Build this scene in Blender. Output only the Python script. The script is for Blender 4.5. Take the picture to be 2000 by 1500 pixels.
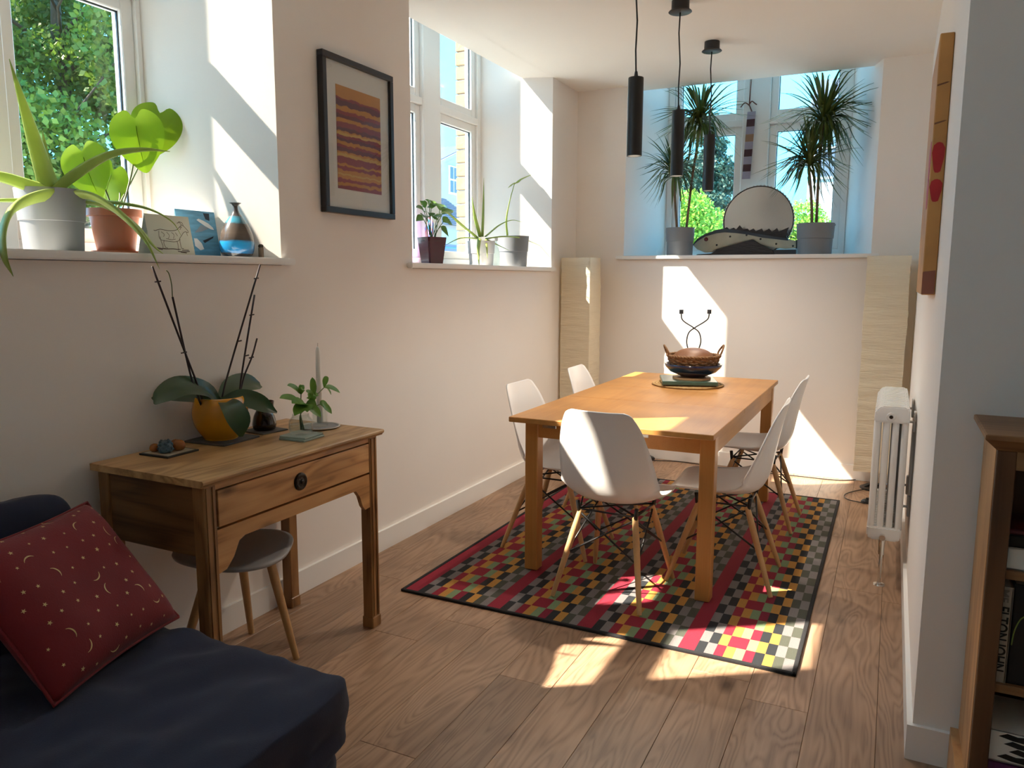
import bpy, bmesh, math, random
import numpy as np
from mathutils import Vector, Matrix
from math import sin, cos, pi, radians, sqrt

for o_ in list(bpy.data.objects):
    bpy.data.objects.remove(o_)
scene = bpy.context.scene
C = scene.collection
rnd = random.Random(7)

# ------------------------------------------------------------------ camera
F_PX, YAW, PIT, ROLL, EYE = 1503.83, 0.458, -0.1369, 0.0036, 1.3876
_F = Vector((-sin(YAW)*cos(PIT), cos(YAW)*cos(PIT), sin(PIT)))
_R0 = Vector((cos(YAW), sin(YAW), 0)); _U0 = _R0.cross(_F)
_R = _R0*cos(ROLL)+_U0*sin(ROLL); _U = -_R0*sin(ROLL)+_U0*cos(ROLL)
CAM = Vector((0, 0, EYE))
cd = bpy.data.cameras.new('camera'); cam = bpy.data.objects.new('camera', cd); C.objects.link(cam)
cd.sensor_fit = 'HORIZONTAL'; cd.sensor_width = 36.0; cd.lens = 36.0*F_PX/2000.0
cd.clip_start = 0.02; cd.clip_end = 500
cam.matrix_world = Matrix.Translation(CAM) @ Matrix((_R, _U, -_F)).transposed().to_4x4()
scene.camera = cam

# ------------------------------------------------------------------ world, sun, exposure
SUN = Vector((1.0, 0.68, -1.219)).normalized()          # direction the light travels
w = bpy.data.worlds.new('world'); scene.world = w; w.use_nodes = True
nt = w.node_tree; nt.nodes.clear()
tcw = nt.nodes.new('ShaderNodeTexCoord'); sxyz = nt.nodes.new('ShaderNodeSeparateXYZ'); nt.links.new(tcw.outputs['Generated'], sxyz.inputs[0])
rampw = nt.nodes.new('ShaderNodeValToRGB'); nt.links.new(sxyz.outputs['Z'], rampw.inputs['Fac'])
els = rampw.color_ramp.elements                      # clear summer sky: pale turquoise at the horizon, deeper overhead
els[0].position = 0.0; els[0].color = (0.135, 0.60, 0.98, 1); els[1].position = 1.0; els[1].color = (0.13, 0.54, 0.96, 1)
e_ = els.new(0.35); e_.color = (0.13, 0.58, 0.97, 1)
bgn = nt.nodes.new('ShaderNodeBackground'); outn = nt.nodes.new('ShaderNodeOutputWorld')
bgn.inputs['Strength'].default_value = 1.3
nt.links.new(rampw.outputs[0], bgn.inputs[0]); nt.links.new(bgn.outputs[0], outn.inputs[0])
sd = bpy.data.lights.new('sun', 'SUN'); sd.energy = 6.5; sd.angle = radians(0.55); sd.color = (1.0, 0.86, 0.70)
so = bpy.data.objects.new('sun', sd); C.objects.link(so)
so.rotation_euler = SUN.to_track_quat('-Z', 'Y').to_euler(); so.location = (-8, -4, 9)
vs = scene.view_settings
vs.view_transform = 'Standard'; vs.look = 'None'; vs.gamma = 1.0; vs.use_curve_mapping = False
vs.exposure = 2.1
scene.cycles.diffuse_bounces = 8; scene.cycles.max_bounces = 16; scene.cycles.transparent_max_bounces = 24

# ------------------------------------------------------------------ helpers
def at(px, py, x=None, y=None, z=None):
    """photo pixel (2000x1500) -> point of its ray on the plane x=, y= or z="""
    d = _F + _R*((px-1000)/F_PX) + _U*((750-py)/F_PX)
    if x is not None: t = (x-CAM.x)/d.x
    elif y is not None: t = (y-CAM.y)/d.y
    else: t = (z-CAM.z)/d.z
    return CAM + d*t

def setp(o, label=None, cat=None, group=None, kind=None):
    if label: o['label'] = label
    if cat: o['category'] = cat
    if group: o['group'] = group
    if kind: o['kind'] = kind
    return o

def thing(name, label, cat, loc=(0, 0, 0), rz=0.0, group=None, kind=None):
    o = bpy.data.objects.new(name, None); C.objects.link(o)
    o.empty_display_size = 0.05
    o.location = loc; o.rotation_euler = (0, 0, rz)
    return setp(o, label, cat, group, kind)

def _pm(p):
    m = Matrix.LocRotScale(p.location, p.rotation_euler, None)
    return _pm(p.parent) @ m if p.parent else m

def link(name, me, mat, parent=None, world=True, label=None, cat=None, group=None, kind=None):
    o = bpy.data.objects.new(name, me); C.objects.link(o)
    if mat is not None:
        for m in (mat if isinstance(mat, (list, tuple)) else [mat]): me.materials.append(m)
    if parent is not None:
        if world: me.transform(_pm(parent).inverted())
        o.parent = parent
    return setp(o, label, cat, group, kind)

class MB:
    def __init__(s): s.bm = bmesh.new()
    def box(s, x0, x1, y0, y1, z0, z1, bev=0.0, seg=2, mi=0):
        vs_ = [s.bm.verts.new(p) for p in [(x0,y0,z0),(x1,y0,z0),(x1,y1,z0),(x0,y1,z0),(x0,y0,z1),(x1,y0,z1),(x1,y1,z1),(x0,y1,z1)]]
        fs = [s.bm.faces.new([vs_[i] for i in f]) for f in [(0,3,2,1),(4,5,6,7),(0,1,5,4),(1,2,6,5),(2,3,7,6),(3,0,4,7)]]
        for f in fs: f.material_index = mi
        if bev > 0:
            es = list({e for f in fs for e in f.edges})
            bmesh.ops.bevel(s.bm, geom=es, offset=bev, segments=seg, profile=0.6, affect='EDGES')
        return s
    def prism(s, poly, a0, a1, axis='z', mi=0):
        """poly of 2D points swept along axis; axis z: (x,y); axis y: (x,z); axis x: (y,z)"""
        def mk(p, a):
            return {'z': (p[0], p[1], a), 'y': (p[0], a, p[1]), 'x': (a, p[0], p[1])}[axis]
        A = [s.bm.verts.new(mk(p, a0)) for p in poly]; B = [s.bm.verts.new(mk(p, a1)) for p in poly]
        n = len(poly); fs = [s.bm.faces.new(A[::-1]), s.bm.faces.new(B)]
        for i in range(n): fs.append(s.bm.faces.new([A[i], A[(i+1) % n], B[(i+1) % n], B[i]]))
        for f in fs: f.material_index = mi
        bmesh.ops.recalc_face_normals(s.bm, faces=fs)
        return s
    def tube(s, pts, r, n=8, cap=True, mi=0, flat=1.0):
        pts = [Vector(p) for p in pts]; rs = r if isinstance(r, (list, tuple)) else [r]*len(pts)
        rings = []; prev = None
        for i, p in enumerate(pts):
            t = (pts[min(i+1, len(pts)-1)]-pts[max(i-1, 0)]).normalized()
            a = prev if prev is not None else (Vector((0, 0, 1)) if abs(t.z) < 0.9 else Vector((1, 0, 0)))
            u = t.cross(a).normalized(); v = u.cross(t).normalized(); prev = v
            rings.append([s.bm.verts.new(p+u*(cos(2*pi*k/n)*rs[i])+v*(sin(2*pi*k/n)*rs[i]*flat)) for k in range(n)])
        for a, b in zip(rings, rings[1:]):
            for k in range(n):
                f = s.bm.faces.new([a[k], a[(k+1) % n], b[(k+1) % n], b[k]]); f.material_index = mi
        if cap:
            f = s.bm.faces.new(rings[0]); f.material_index = mi
            f = s.bm.faces.new(rings[-1][::-1]); f.material_index = mi
        return s
    def lathe(s, prof, c=(0, 0, 0), n=32, mi=0, sx=1.0, sy=1.0):
        rings = []
        for r, z in prof:
            if r < 1e-5: rings.append([s.bm.verts.new((c[0], c[1], c[2]+z))])
            else: rings.append([s.bm.verts.new((c[0]+r*sx*cos(2*pi*k/n), c[1]+r*sy*sin(2*pi*k/n), c[2]+z)) for k in range(n)])
        for a, b in zip(rings, rings[1:]):
            for k in range(n):
                k2 = (k+1) % n
                if len(a) == 1 and len(b) == 1: continue
                if len(a) == 1: f = s.bm.faces.new([a[0], b[k2], b[k]])
                elif len(b) == 1: f = s.bm.faces.new([a[k], a[k2], b[0]])
                else: f = s.bm.faces.new([a[k], a[k2], b[k2], b[k]])
                f.material_index = mi
        return s
    def grid(s, fn, nu, nv, mi=0, closeu=False):
        V = [[s.bm.verts.new(fn(i/nu, j/nv)) for j in range(nv+1)] for i in range(nu+1)]
        for i in range(nu):
            for j in range(nv):
                f = s.bm.faces.new([V[i][j], V[i+1][j], V[i+1][j+1], V[i][j+1]]); f.material_index = mi
        return s
    def poly(s, pts, mi=0):
        f = s.bm.faces.new([s.bm.verts.new(p) for p in pts]); f.material_index = mi; return s
    def mesh(s, name, smooth=False, recalc=True, doubles=0.0):
        if doubles: bmesh.ops.remove_doubles(s.bm, verts=s.bm.verts[:], dist=doubles)
        if recalc: bmesh.ops.recalc_face_normals(s.bm, faces=s.bm.faces[:])
        me = bpy.data.meshes.new(name); s.bm.to_mesh(me); s.bm.free()
        if smooth:
            for p in me.polygons: p.use_smooth = True
        return me
    def obj(s, name, mat, parent=None, smooth=False, recalc=True, doubles=0.0, auto=None, **k):
        me = s.mesh(name, smooth or auto is not None, recalc, doubles)
        o = link(name, me, mat, parent, **k)
        if auto is not None: me.set_sharp_from_angle(angle=radians(auto))
        return o

def cr(pts, n=6):
    """Catmull-Rom through points (any dimension)"""
    P = [np.array(p, float) for p in pts]; P = [2*P[0]-P[1]]+P+[2*P[-1]-P[-2]]; out = []
    for i in range(1, len(P)-2):
        for k in range(n):
            t = k/n
            out.append(0.5*(2*P[i]+(P[i+1]-P[i-1])*t+(2*P[i-1]-5*P[i]+4*P[i+1]-P[i+2])*t*t+(3*P[i]-P[i-1]-3*P[i+1]+P[i+2])*t**3))
    out.append(P[-2]); return out

def copy_tree(o, loc=None, rz=None, parent=None, **k):
    c = o.copy(); C.objects.link(c); c.parent = parent
    if loc is not None: c.location = loc
    if rz is not None: c.rotation_euler = (0, 0, rz)
    for ch in [q for q in bpy.data.objects if q.parent == o]: copy_tree(ch, parent=c)
    return setp(c, **k)

def noise3(p, s=1.0, seed=0.0):
    from mathutils import noise
    return noise.noise(Vector((p[0]*s+seed, p[1]*s+seed*1.7, p[2]*s-seed)))

# ------------------------------------------------------------------ materials
def srgb(r, g, b):
    f = lambda c: ((c/255+0.055)/1.055)**2.4 if c > 10 else c/255/12.92
    return (f(r), f(g), f(b), 1.0)

def base(name):
    m = bpy.data.materials.new(name); m.use_nodes = True
    n = m.node_tree.nodes; p = n['Principled BSDF']
    return m, m.node_tree, p

def mat(name, col, rough=0.5, metal=0.0, var=0.08, vscale=8.0, bump=0.0, bscale=60.0, spec=0.5, stretch=(1, 1, 1), trans=0.0, coat=0.0, sheen=0.0):
    """plain procedural surface: colour varied by noise, optional bump"""
    m, t, p = base(name); L = t.links
    tc = t.nodes.new('ShaderNodeTexCoord'); mp = t.nodes.new('ShaderNodeMapping'); mp.inputs['Scale'].default_value = stretch
    L.new(tc.outputs['Object'], mp.inputs['Vector'])
    nz = t.nodes.new('ShaderNodeTexNoise'); nz.inputs['Scale'].default_value = vscale; nz.inputs['Detail'].default_value = 4
    L.new(mp.outputs[0], nz.inputs['Vector'])
    mx = t.nodes.new('ShaderNodeMix'); mx.data_type = 'RGBA'
    c = Vector(col[:3])
    mx.inputs['A'].default_value = (*[max(0, v*(1-var)) for v in c], 1); mx.inputs['B'].default_value = (*[min(1, v*(1+var)) for v in c], 1)
    L.new(nz.outputs['Fac'], mx.inputs['Factor']); L.new(mx.outputs['Result'], p.inputs['Base Color'])
    p.inputs['Roughness'].default_value = rough; p.inputs['Metallic'].default_value = metal
    p.inputs['Specular IOR Level'].default_value = spec
    if coat: p.inputs['Coat Weight'].default_value = coat; p.inputs['Coat Roughness'].default_value = 0.1
    if sheen: p.inputs['Sheen Weight'].default_value = sheen; p.inputs['Sheen Roughness'].default_value = 0.4
    if bump:
        b = t.nodes.new('ShaderNodeTexNoise'); b.inputs['Scale'].default_value = bscale; b.inputs['Detail'].default_value = 5
        L.new(mp.outputs[0], b.inputs['Vector'])
        bp = t.nodes.new('ShaderNodeBump'); bp.inputs['Strength'].default_value = bump; bp.inputs['Distance'].default_value = 0.01
        L.new(b.outputs['Fac'], bp.inputs['Height']); L.new(bp.outputs[0], p.inputs['Normal'])
    if trans:
        tr = t.nodes.new('ShaderNodeBsdfTranslucent'); L.new(mx.outputs['Result'], tr.inputs['Color'])
        ms = t.nodes.new('ShaderNodeMixShader'); ms.inputs[0].default_value = trans
        out = t.nodes['Material Output']
        L.new(p.outputs[0], ms.inputs[1]); L.new(tr.outputs[0], ms.inputs[2]); L.new(ms.outputs[0], out.inputs['Surface'])
    return m

def wood(name, cols, axis='y', freq=26.0, sc=2.2, stretch=7.0, rough=0.45, fine=0.35, knots=0.0, randomize=False, coat=0.0, bump=0.06):
    """contour-line grain along an axis; cols = dark, mid, light"""
    m, t, p = base(name); N = t.nodes; L = t.links
    tc = N.new('ShaderNodeTexCoord'); vec = tc.outputs['Object']
    if randomize:
        oi = N.new('ShaderNodeObjectInfo'); mu = N.new('ShaderNodeMath'); mu.operation = 'MULTIPLY'; mu.inputs[1].default_value = 61.0
        L.new(oi.outputs['Random'], mu.inputs[0]); va = N.new('ShaderNodeVectorMath'); va.operation = 'ADD'
        L.new(vec, va.inputs[0]); L.new(mu.outputs[0], va.inputs[1]); vec = va.outputs[0]
    mp = N.new('ShaderNodeMapping'); s = [stretch]*3; s['xyz'.index(axis)] = 1.0
    mp.inputs['Scale'].default_value = s; L.new(vec, mp.inputs['Vector'])
    n1 = N.new('ShaderNodeTexNoise'); n1.inputs['Scale'].default_value = sc*0.45; n1.inputs['Detail'].default_value = 2.5; n1.inputs['Distortion'].default_value = 0.5
    L.new(mp.outputs[0], n1.inputs['Vector'])
    m1 = N.new('ShaderNodeMath'); m1.operation = 'MULTIPLY'; m1.inputs[1].default_value = freq*6.28; L.new(n1.outputs['Fac'], m1.inputs[0])
    s1 = N.new('ShaderNodeMath'); s1.operation = 'SINE'; L.new(m1.outputs[0], s1.inputs[0])
    s2 = N.new('ShaderNodeMapRange'); s2.inputs[1].default_value = -1; s2.inputs[2].default_value = 1; L.new(s1.outputs[0], s2.inputs[0])
    mp2 = N.new('ShaderNodeMapping'); s = [stretch*9]*3; s['xyz'.index(axis)] = 1.6
    mp2.inputs['Scale'].default_value = s; L.new(vec, mp2.inputs['Vector'])
    n2 = N.new('ShaderNodeTexNoise'); n2.inputs['Scale'].default_value = sc; n2.inputs['Detail'].default_value = 4; L.new(mp2.outputs[0], n2.inputs['Vector'])
    n3 = N.new('ShaderNodeTexNoise'); n3.inputs['Scale'].default_value = 2.6; n3.inputs['Detail'].default_value = 2; L.new(vec, n3.inputs['Vector'])
    mixf = N.new('ShaderNodeMix'); mixf.inputs['Factor'].default_value = fine
    L.new(s2.outputs[0], mixf.inputs['A']); L.new(n2.outputs['Fac'], mixf.inputs['B'])
    ramp = N.new('ShaderNodeValToRGB'); e = ramp.color_ramp.elements
    e[0].position = 0.08; e[0].color = cols[0]; e[1].position = 0.85; e[1].color = cols[2]
    e2 = ramp.color_ramp.elements.new(0.38); e2.color = cols[1]
    L.new(mixf.outputs['Result'], ramp.inputs['Fac'])
    mx = N.new('ShaderNodeMix'); mx.data_type = 'RGBA'; mx.blend_type = 'MULTIPLY'
    r2 = N.new('ShaderNodeValToRGB'); r2.color_ramp.elements[0].position = 0.3; r2.color_ramp.elements[0].color = (0.68, 0.66, 0.64, 1)
    r2.color_ramp.elements[1].position = 0.65; r2.color_ramp.elements[1].color = (1.06, 1.04, 1.0, 1)
    L.new(n3.outputs['Fac'], r2.inputs['Fac']); mx.inputs['Factor'].default_value = 0.8
    L.new(ramp.outputs[0], mx.inputs['A']); L.new(r2.outputs[0], mx.inputs['B'])
    col = mx.outputs['Result']
    if randomize:
        hs = N.new('ShaderNodeHueSaturation'); mr = N.new('ShaderNodeMapRange'); mr.inputs[3].default_value = 0.88; mr.inputs[4].default_value = 1.10
        L.new(oi.outputs['Random'], mr.inputs[0]); L.new(mr.outputs[0], hs.inputs['Value']); L.new(col, hs.inputs['Color']); col = hs.outputs[0]
    if knots:
        vo = N.new('ShaderNodeTexVoronoi'); vo.inputs['Scale'].default_value = knots
        mk = N.new('ShaderNodeMapping'); sk = [1.6]*3; sk['xyz'.index(axis)] = 0.8; mk.inputs['Scale'].default_value = sk
        L.new(vec, mk.inputs['Vector']); L.new(mk.outputs[0], vo.inputs['Vector'])
        rk = N.new('ShaderNodeValToRGB'); rk.color_ramp.elements[0].position = 0.03; rk.color_ramp.elements[0].color = (0.22, 0.17, 0.13, 1)
        rk.color_ramp.elements[1].position = 0.13; rk.color_ramp.elements[1].color = (1, 1, 1, 1); L.new(vo.outputs['Distance'], rk.inputs['Fac'])
        mk2 = N.new('ShaderNodeMix'); mk2.data_type = 'RGBA'; mk2.blend_type = 'MULTIPLY'; mk2.inputs['Factor'].default_value = 0.85
        L.new(col, mk2.inputs['A']); L.new(rk.outputs[0], mk2.inputs['B']); col = mk2.outputs['Result']
    L.new(col, p.inputs['Base Color']); p.inputs['Roughness'].default_value = rough
    if coat: p.inputs['Coat Weight'].default_value = coat; p.inputs['Coat Roughness'].default_value = 0.15
    bp = N.new('ShaderNodeBump'); bp.inputs['Strength'].default_value = bump; bp.inputs['Distance'].default_value = 0.004
    L.new(mixf.outputs['Result'], bp.inputs['Height']); L.new(bp.outputs[0], p.inputs['Normal'])
    return m

def glassy(name, tint=(0.97, 0.99, 0.98, 1), gloss=0.07, rough=0.0, fres=True):
    """clear thin glass: mostly transparent, a little mirror"""
    m, t, p = base(name); t.nodes.remove(p); N = t.nodes; L = t.links
    tr = N.new('ShaderNodeBsdfTransparent'); tr.inputs[0].default_value = tint
    gl = N.new('ShaderNodeBsdfGlossy'); gl.inputs['Roughness'].default_value = rough
    ms = N.new('ShaderNodeMixShader')
    if fres:      # symmetric edge reflection (works for both faces of a thin pane)
        lw = N.new('ShaderNodeLayerWeight'); lw.inputs[0].default_value = 0.5
        pw = N.new('ShaderNodeMath'); pw.operation = 'POWER'; pw.inputs[1].default_value = 4.0; L.new(lw.outputs['Facing'], pw.inputs[0])
        ad = N.new('ShaderNodeMath'); ad.operation = 'MULTIPLY_ADD'; ad.inputs[1].default_value = 0.55; ad.inputs[2].default_value = 0.03
        L.new(pw.outputs[0], ad.inputs[0]); L.new(ad.outputs[0], ms.inputs[0])
    else: ms.inputs[0].default_value = gloss
    L.new(tr.outputs[0], ms.inputs[1]); L.new(gl.outputs[0], ms.inputs[2]); L.new(ms.outputs[0], N['Material Output'].inputs['Surface'])
    return m

def emis(name, col, s):
    m, t, p = base(name); p.inputs['Emission Color'].default_value = col; p.inputs['Emission Strength'].default_value = s
    p.inputs['Base Color'].default_value = col; return m

M_wall = mat('wall_paint', (0.865, 0.82, 0.775, 1), 0.75, var=0.02, vscale=3, bump=0.02, bscale=180)
M_reveal = M_wall
M_ceil = mat('ceiling_paint', (0.89, 0.86, 0.81, 1), 0.8, var=0.015, vscale=2)
M_white = mat('white_gloss_paint', (0.87, 0.86, 0.84, 1), 0.35, var=0.015)
M_pane = glassy('window_glass', (0.95, 0.97, 0.97, 1))
M_oak = wood('oak_floor', [(0.22, 0.128, 0.080, 1), (0.37, 0.228, 0.145, 1), (0.46, 0.295, 0.192, 1)], 'y', freq=19, sc=2.0, stretch=7.0, rough=0.42, fine=0.55, knots=2.3, randomize=True, bump=0.08)
M_gap = mat('plank_joint', (0.03, 0.02, 0.014, 1), 0.9)
M_table = wood('table_beech', [(0.40, 0.175, 0.042, 1), (0.48, 0.22, 0.056, 1), (0.54, 0.26, 0.072, 1)], 'y', freq=3, sc=2.0, stretch=14, rough=0.42, fine=0.75, bump=0.02)
M_tableleg = wood('table_leg_beech', [(0.42, 0.19, 0.048, 1), (0.50, 0.235, 0.064, 1), (0.56, 0.275, 0.082, 1)], 'z', freq=3, sc=2.0, stretch=14, rough=0.32, fine=0.75, bump=0.02)
M_chairleg = wood('chair_beech', [(0.50, 0.29, 0.12, 1), (0.60, 0.36, 0.16, 1), (0.68, 0.43, 0.21, 1)], 'z', freq=3, sc=3.0, stretch=12, rough=0.4, fine=0.7, bump=0.02)
M_shell = mat('white_polypropylene', (0.78, 0.77, 0.765, 1), 0.3, var=0.01, spec=0.5)
M_black = mat('black_metal', (0.012, 0.012, 0.013, 1), 0.4, var=0.1)
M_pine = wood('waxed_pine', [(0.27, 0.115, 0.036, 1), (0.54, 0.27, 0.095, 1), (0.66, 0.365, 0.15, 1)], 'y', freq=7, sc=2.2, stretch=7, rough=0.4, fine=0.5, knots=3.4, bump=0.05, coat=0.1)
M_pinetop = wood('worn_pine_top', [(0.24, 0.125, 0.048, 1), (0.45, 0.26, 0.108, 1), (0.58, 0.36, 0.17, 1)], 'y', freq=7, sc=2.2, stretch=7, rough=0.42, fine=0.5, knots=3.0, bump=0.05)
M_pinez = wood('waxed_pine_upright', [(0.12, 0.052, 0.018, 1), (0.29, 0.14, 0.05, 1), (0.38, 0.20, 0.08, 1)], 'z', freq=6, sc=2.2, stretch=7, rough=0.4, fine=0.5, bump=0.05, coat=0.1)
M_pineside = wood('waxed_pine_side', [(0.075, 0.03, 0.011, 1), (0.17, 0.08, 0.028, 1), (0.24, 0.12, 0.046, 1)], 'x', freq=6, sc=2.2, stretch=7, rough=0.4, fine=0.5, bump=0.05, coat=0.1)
M_greyseat = mat('grey_laminate', (0.36, 0.35, 0.35, 1), 0.45, var=0.05)
M_sofa = mat('navy_velvet', (0.0105, 0.0145, 0.040, 1), 0.85, var=0.25, vscale=5, bump=0.15, bscale=350, sheen=0.08)
M_redvel = mat('red_velvet', (0.17, 0.004, 0.009, 1), 0.75, var=0.3, vscale=7, bump=0.2, bscale=240, sheen=0.12)
M_gold = mat('gold_print', (0.62, 0.46, 0.20, 1), 0.5, var=0.1)
M_paper = mat('rice_paper', (0.90, 0.82, 0.65, 1), 0.9, var=0.04, vscale=5, bump=0.6, bscale=26, stretch=(0.5, 0.5, 5), trans=0.3)
M_rad = mat('radiator_enamel', (0.80, 0.79, 0.775, 1), 0.25, var=0.01)
M_chrome = mat('chrome', (0.75, 0.74, 0.72, 1), 0.12, metal=1.0, var=0.03)
M_greypot = mat('grey_pot', (0.21, 0.215, 0.23, 1), 0.5, var=0.04)
M_terra = mat('terracotta_plastic', (0.52, 0.165, 0.075, 1), 0.4, var=0.06)
M_soil = mat('soil', (0.035, 0.022, 0.014, 1), 0.95, var=0.5, vscale=60, bump=0.8, bscale=120)
M_aloe = mat('aloe_green', (0.40, 0.50, 0.13, 1), 0.4, var=0.2, vscale=12, trans=0.35)
M_monst = mat('heart_leaf_green', (0.20, 0.33, 0.012, 1), 0.35, var=0.15, vscale=9, trans=0.5)
M_peace = mat('peace_lily_green', (0.10, 0.20, 0.035, 1), 0.3, var=0.25, vscale=14, trans=0.25)
M_dracu = mat('dragon_tree_leaf', (0.085, 0.120, 0.025, 1), 0.35, var=0.35, vscale=10, trans=0.25)
M_trunk = mat('dragon_tree_cane', (0.20, 0.13, 0.075, 1), 0.8, var=0.3, vscale=40, bump=0.5, bscale=90, stretch=(1, 1, 4))
M_orch = mat('orchid_leaf', (0.022, 0.060, 0.018, 1), 0.28, var=0.3, vscale=9, trans=0.08)
M_stick = mat('orchid_stake', (0.02, 0.008, 0.012, 1), 0.5)
M_stem = mat('green_stem', (0.11, 0.15, 0.05, 1), 0.5)
M_yel = mat('yellow_glaze', (0.62, 0.27, 0.006, 1), 0.25, var=0.08, vscale=4, coat=0.4)
M_slate = mat('slate', (0.075, 0.078, 0.085, 1), 0.6, var=0.2, vscale=25, bump=0.3, bscale=50)

# ------------------------------------------------------------------ the room
XL, XF, XO = -2.281, -2.78, -2.96      # left wall: room face, window plane, outer face
YB, YF, YO = 5.757, 6.32, 6.50         # back wall
XR, YC = 0.127, 2.392                  # right wall face and its near corner
ZC, ZT = 2.8055, 3.62                  # ceiling, top of the shell
ZS, ZS3 = 1.465, 1.558                 # sill heights
YREAR, XRIGHT = -2.9, 2.6
W1 = dict(o0=0.72, o1=2.467, f0=0.92, f1=2.25, g=[(1.011, 1.439), (1.750, 2.177)])
W0 = dict(o0=-2.15, o1=-0.40, f0=-1.92, f1=-0.57, g=[(-1.830, -1.400), (-1.090, -0.665)])      # unseen window added behind the camera to brighten the room
W2 = dict(o0=3.44, o1=5.272, f0=3.75, f1=5.090, g=[(3.844, 4.262), (4.573, 4.991)])
W3 = dict(o0=-1.885, o1=-0.158, f0=-1.713, f1=-0.360, g=[(-1.615, -1.190), (-0.878, -0.458)])

b = MB()
b.prism([(XL, YREAR), (XL, W0['o0']), (XF, W0['f0']), (XO, -2.02), (XO, YREAR)], 0, ZT)
b.prism([(XL, W0['o1']), (XL, W1['o0']), (XF, W1['f0']), (XO, 0.80), (XO, -0.56), (XF, W0['f1'])], 0, ZT)
b.prism([(XL, W1['o1']), (XL, W2['o0']), (XF, W2['f0']), (XO, 3.63), (XO, 2.345), (XF-0.075, 2.345), (XF-0.075, W1['f1']), (XF, W1['f1'])], 0, ZT)
b.prism([(XL, W2['o1']), (XL, YB+0.02), (XO, YB+0.02), (XO, 5.10), (XF, W2['f1'])], 0, ZT)
for W in (W0, W1, W2):
    b.prism([(XL, W['o0']), (XL, W['o1']), (XF, W['f1']), (XO, W['f1']), (XO, W['f0']), (XF, W['f0'])], 0, ZS-0.03)
    b.prism([(XL, W['o0']), (XL, W['o1']), (XF, W['f1']), (XO, W['f1']), (XO, W['f0']), (XF, W['f0'])], 3.40, ZT)
wall_left = b.obj('wall_left', M_wall, kind='structure', label='warm off-white left wall with two deep splayed window recesses')
b = MB()
b.prism([(XL-0.76, YB), (W3['o0'], YB), (W3['f0'], YF), (W3['f0'], YO), (XL-0.76, YO)], 0, ZT)
b.prism([(W3['o1'], YB), (0.9, YB), (0.9, YO), (W3['f1'], YO), (W3['f1'], YF)], 0, ZT)
for z0, z1 in ((0, ZS3-0.03), (3.40, ZT)):
    b.prism([(W3['o0'], YB), (W3['o1'], YB), (W3['f1'], YF), (W3['f1'], YO), (W3['f0'], YO), (W3['f0'], YF)], z0, z1)
b.obj('wall_back', M_wall, kind='structure', label='pale back wall below and around the far window')
b = MB(); b.box(XR, XRIGHT+0.1, YC, YB, 0, ZT)
b.obj('wall_right', M_wall, kind='structure', label='right wall with a square outer corner beside the bookcase')
b = MB(); b.box(XRIGHT, XRIGHT+0.1, YREAR, YC, 0, ZT)
b.obj('wall_side', M_wall, kind='structure', label='plain side wall of the near room')
b = MB(); b.box(XL-0.1, XRIGHT+0.1, YREAR-0.1, YREAR, 0, ZT)
b.obj('wall_rear', M_wall, kind='structure', label='plain wall at the rear of the near room')
b = MB()   # ceiling slab: stops short of the glass inside the window recesses
b.box(XL, XRIGHT, YREAR, YB, ZC, ZC+0.2)
for W in (W0, W1, W2): b.prism([(XL+0.002, W['o0']), (-2.489, W['o0']+0.09), (-2.489, W['o1']-0.07), (XL+0.002, W['o1'])], ZC, ZC+0.2)
b.prism([(W3['o0'], YB-0.002), (W3['o1'], YB-0.002), (W3['o1']-0.062, 5.93), (W3['o0']+0.053, 5.93)], ZC, ZC+0.2)
b.obj('ceiling', M_ceil, kind='structure', label='smooth cream ceiling')
b = MB(); b.box(XO-0.1, XRIGHT+0.2, YREAR-0.2, YO+0.1, ZT, ZT+0.12)  # unseen slab added to keep sky light out of the recesses
b.obj('roof', M_white, kind='structure', label='unseen flat roof slab added to block sky light')

floor = thing('floor', 'wide oak plank floor with dark knots', None, (0, 0, 0), kind='structure')
b = MB(); b.box(XL, XRIGHT, YREAR, YB, -0.06, -0.012)
b.obj('underlay', M_gap, floor)
PWD = 0.2; xs = -0.165-PWD*11
rp = random.Random(3); k = 0
while xs < XRIGHT:
    x0, x1 = max(xs, XL), min(xs+PWD, XRIGHT)
    if x1 <= XL+0.01: xs += PWD; continue
    yend = YB if x0 < XR else YC
    y0 = YREAR - rp.uniform(0, 1.8)
    while y0 < yend:
        y1 = y0 + rp.choice([1.9, 1.9, 1.5, 1.2]); ya, yb_ = max(y0, YREAR), min(y1, yend)
        if x0 < XR < x1 and yb_ > YC: pass
        if yb_-ya > 0.03 and not (x0 > 1.3):
            g = 0.0005
            pb = MB(); pb.box(x0+g, x1-g, ya+g, yb_-g, -0.012, 0.0, 0.0011, 1)
            pb.obj('plank', M_oak, floor)
        y0 = y1
    xs += PWD

b = MB(); b.box(XL, XL+0.015, 0.0, YB, 0, 0.106); b.box(XL, XL+0.015, YREAR, 0.0, 0, 0.106)
b.obj('baseboard_left', M_white, kind='structure', label='white skirting board along the left wall')
b = MB(); b.box(XL+0.015, XR-0.015, YB-0.015, YB, 0, 0.106, 0.003)
b.obj('baseboard_back', M_white, kind='structure', label='white skirting board along the back wall')
b = MB(); b.prism([(XR-0.015, YB-0.015), (XR-0.015, YC-0.015), (XRIGHT, YC-0.015), (XRIGHT, YC), (XR, YC), (XR, YB-0.015)], 0, 0.106)
b.obj('baseboard_right', M_white, kind='structure', label='white skirting board turning the right wall corner')

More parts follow.
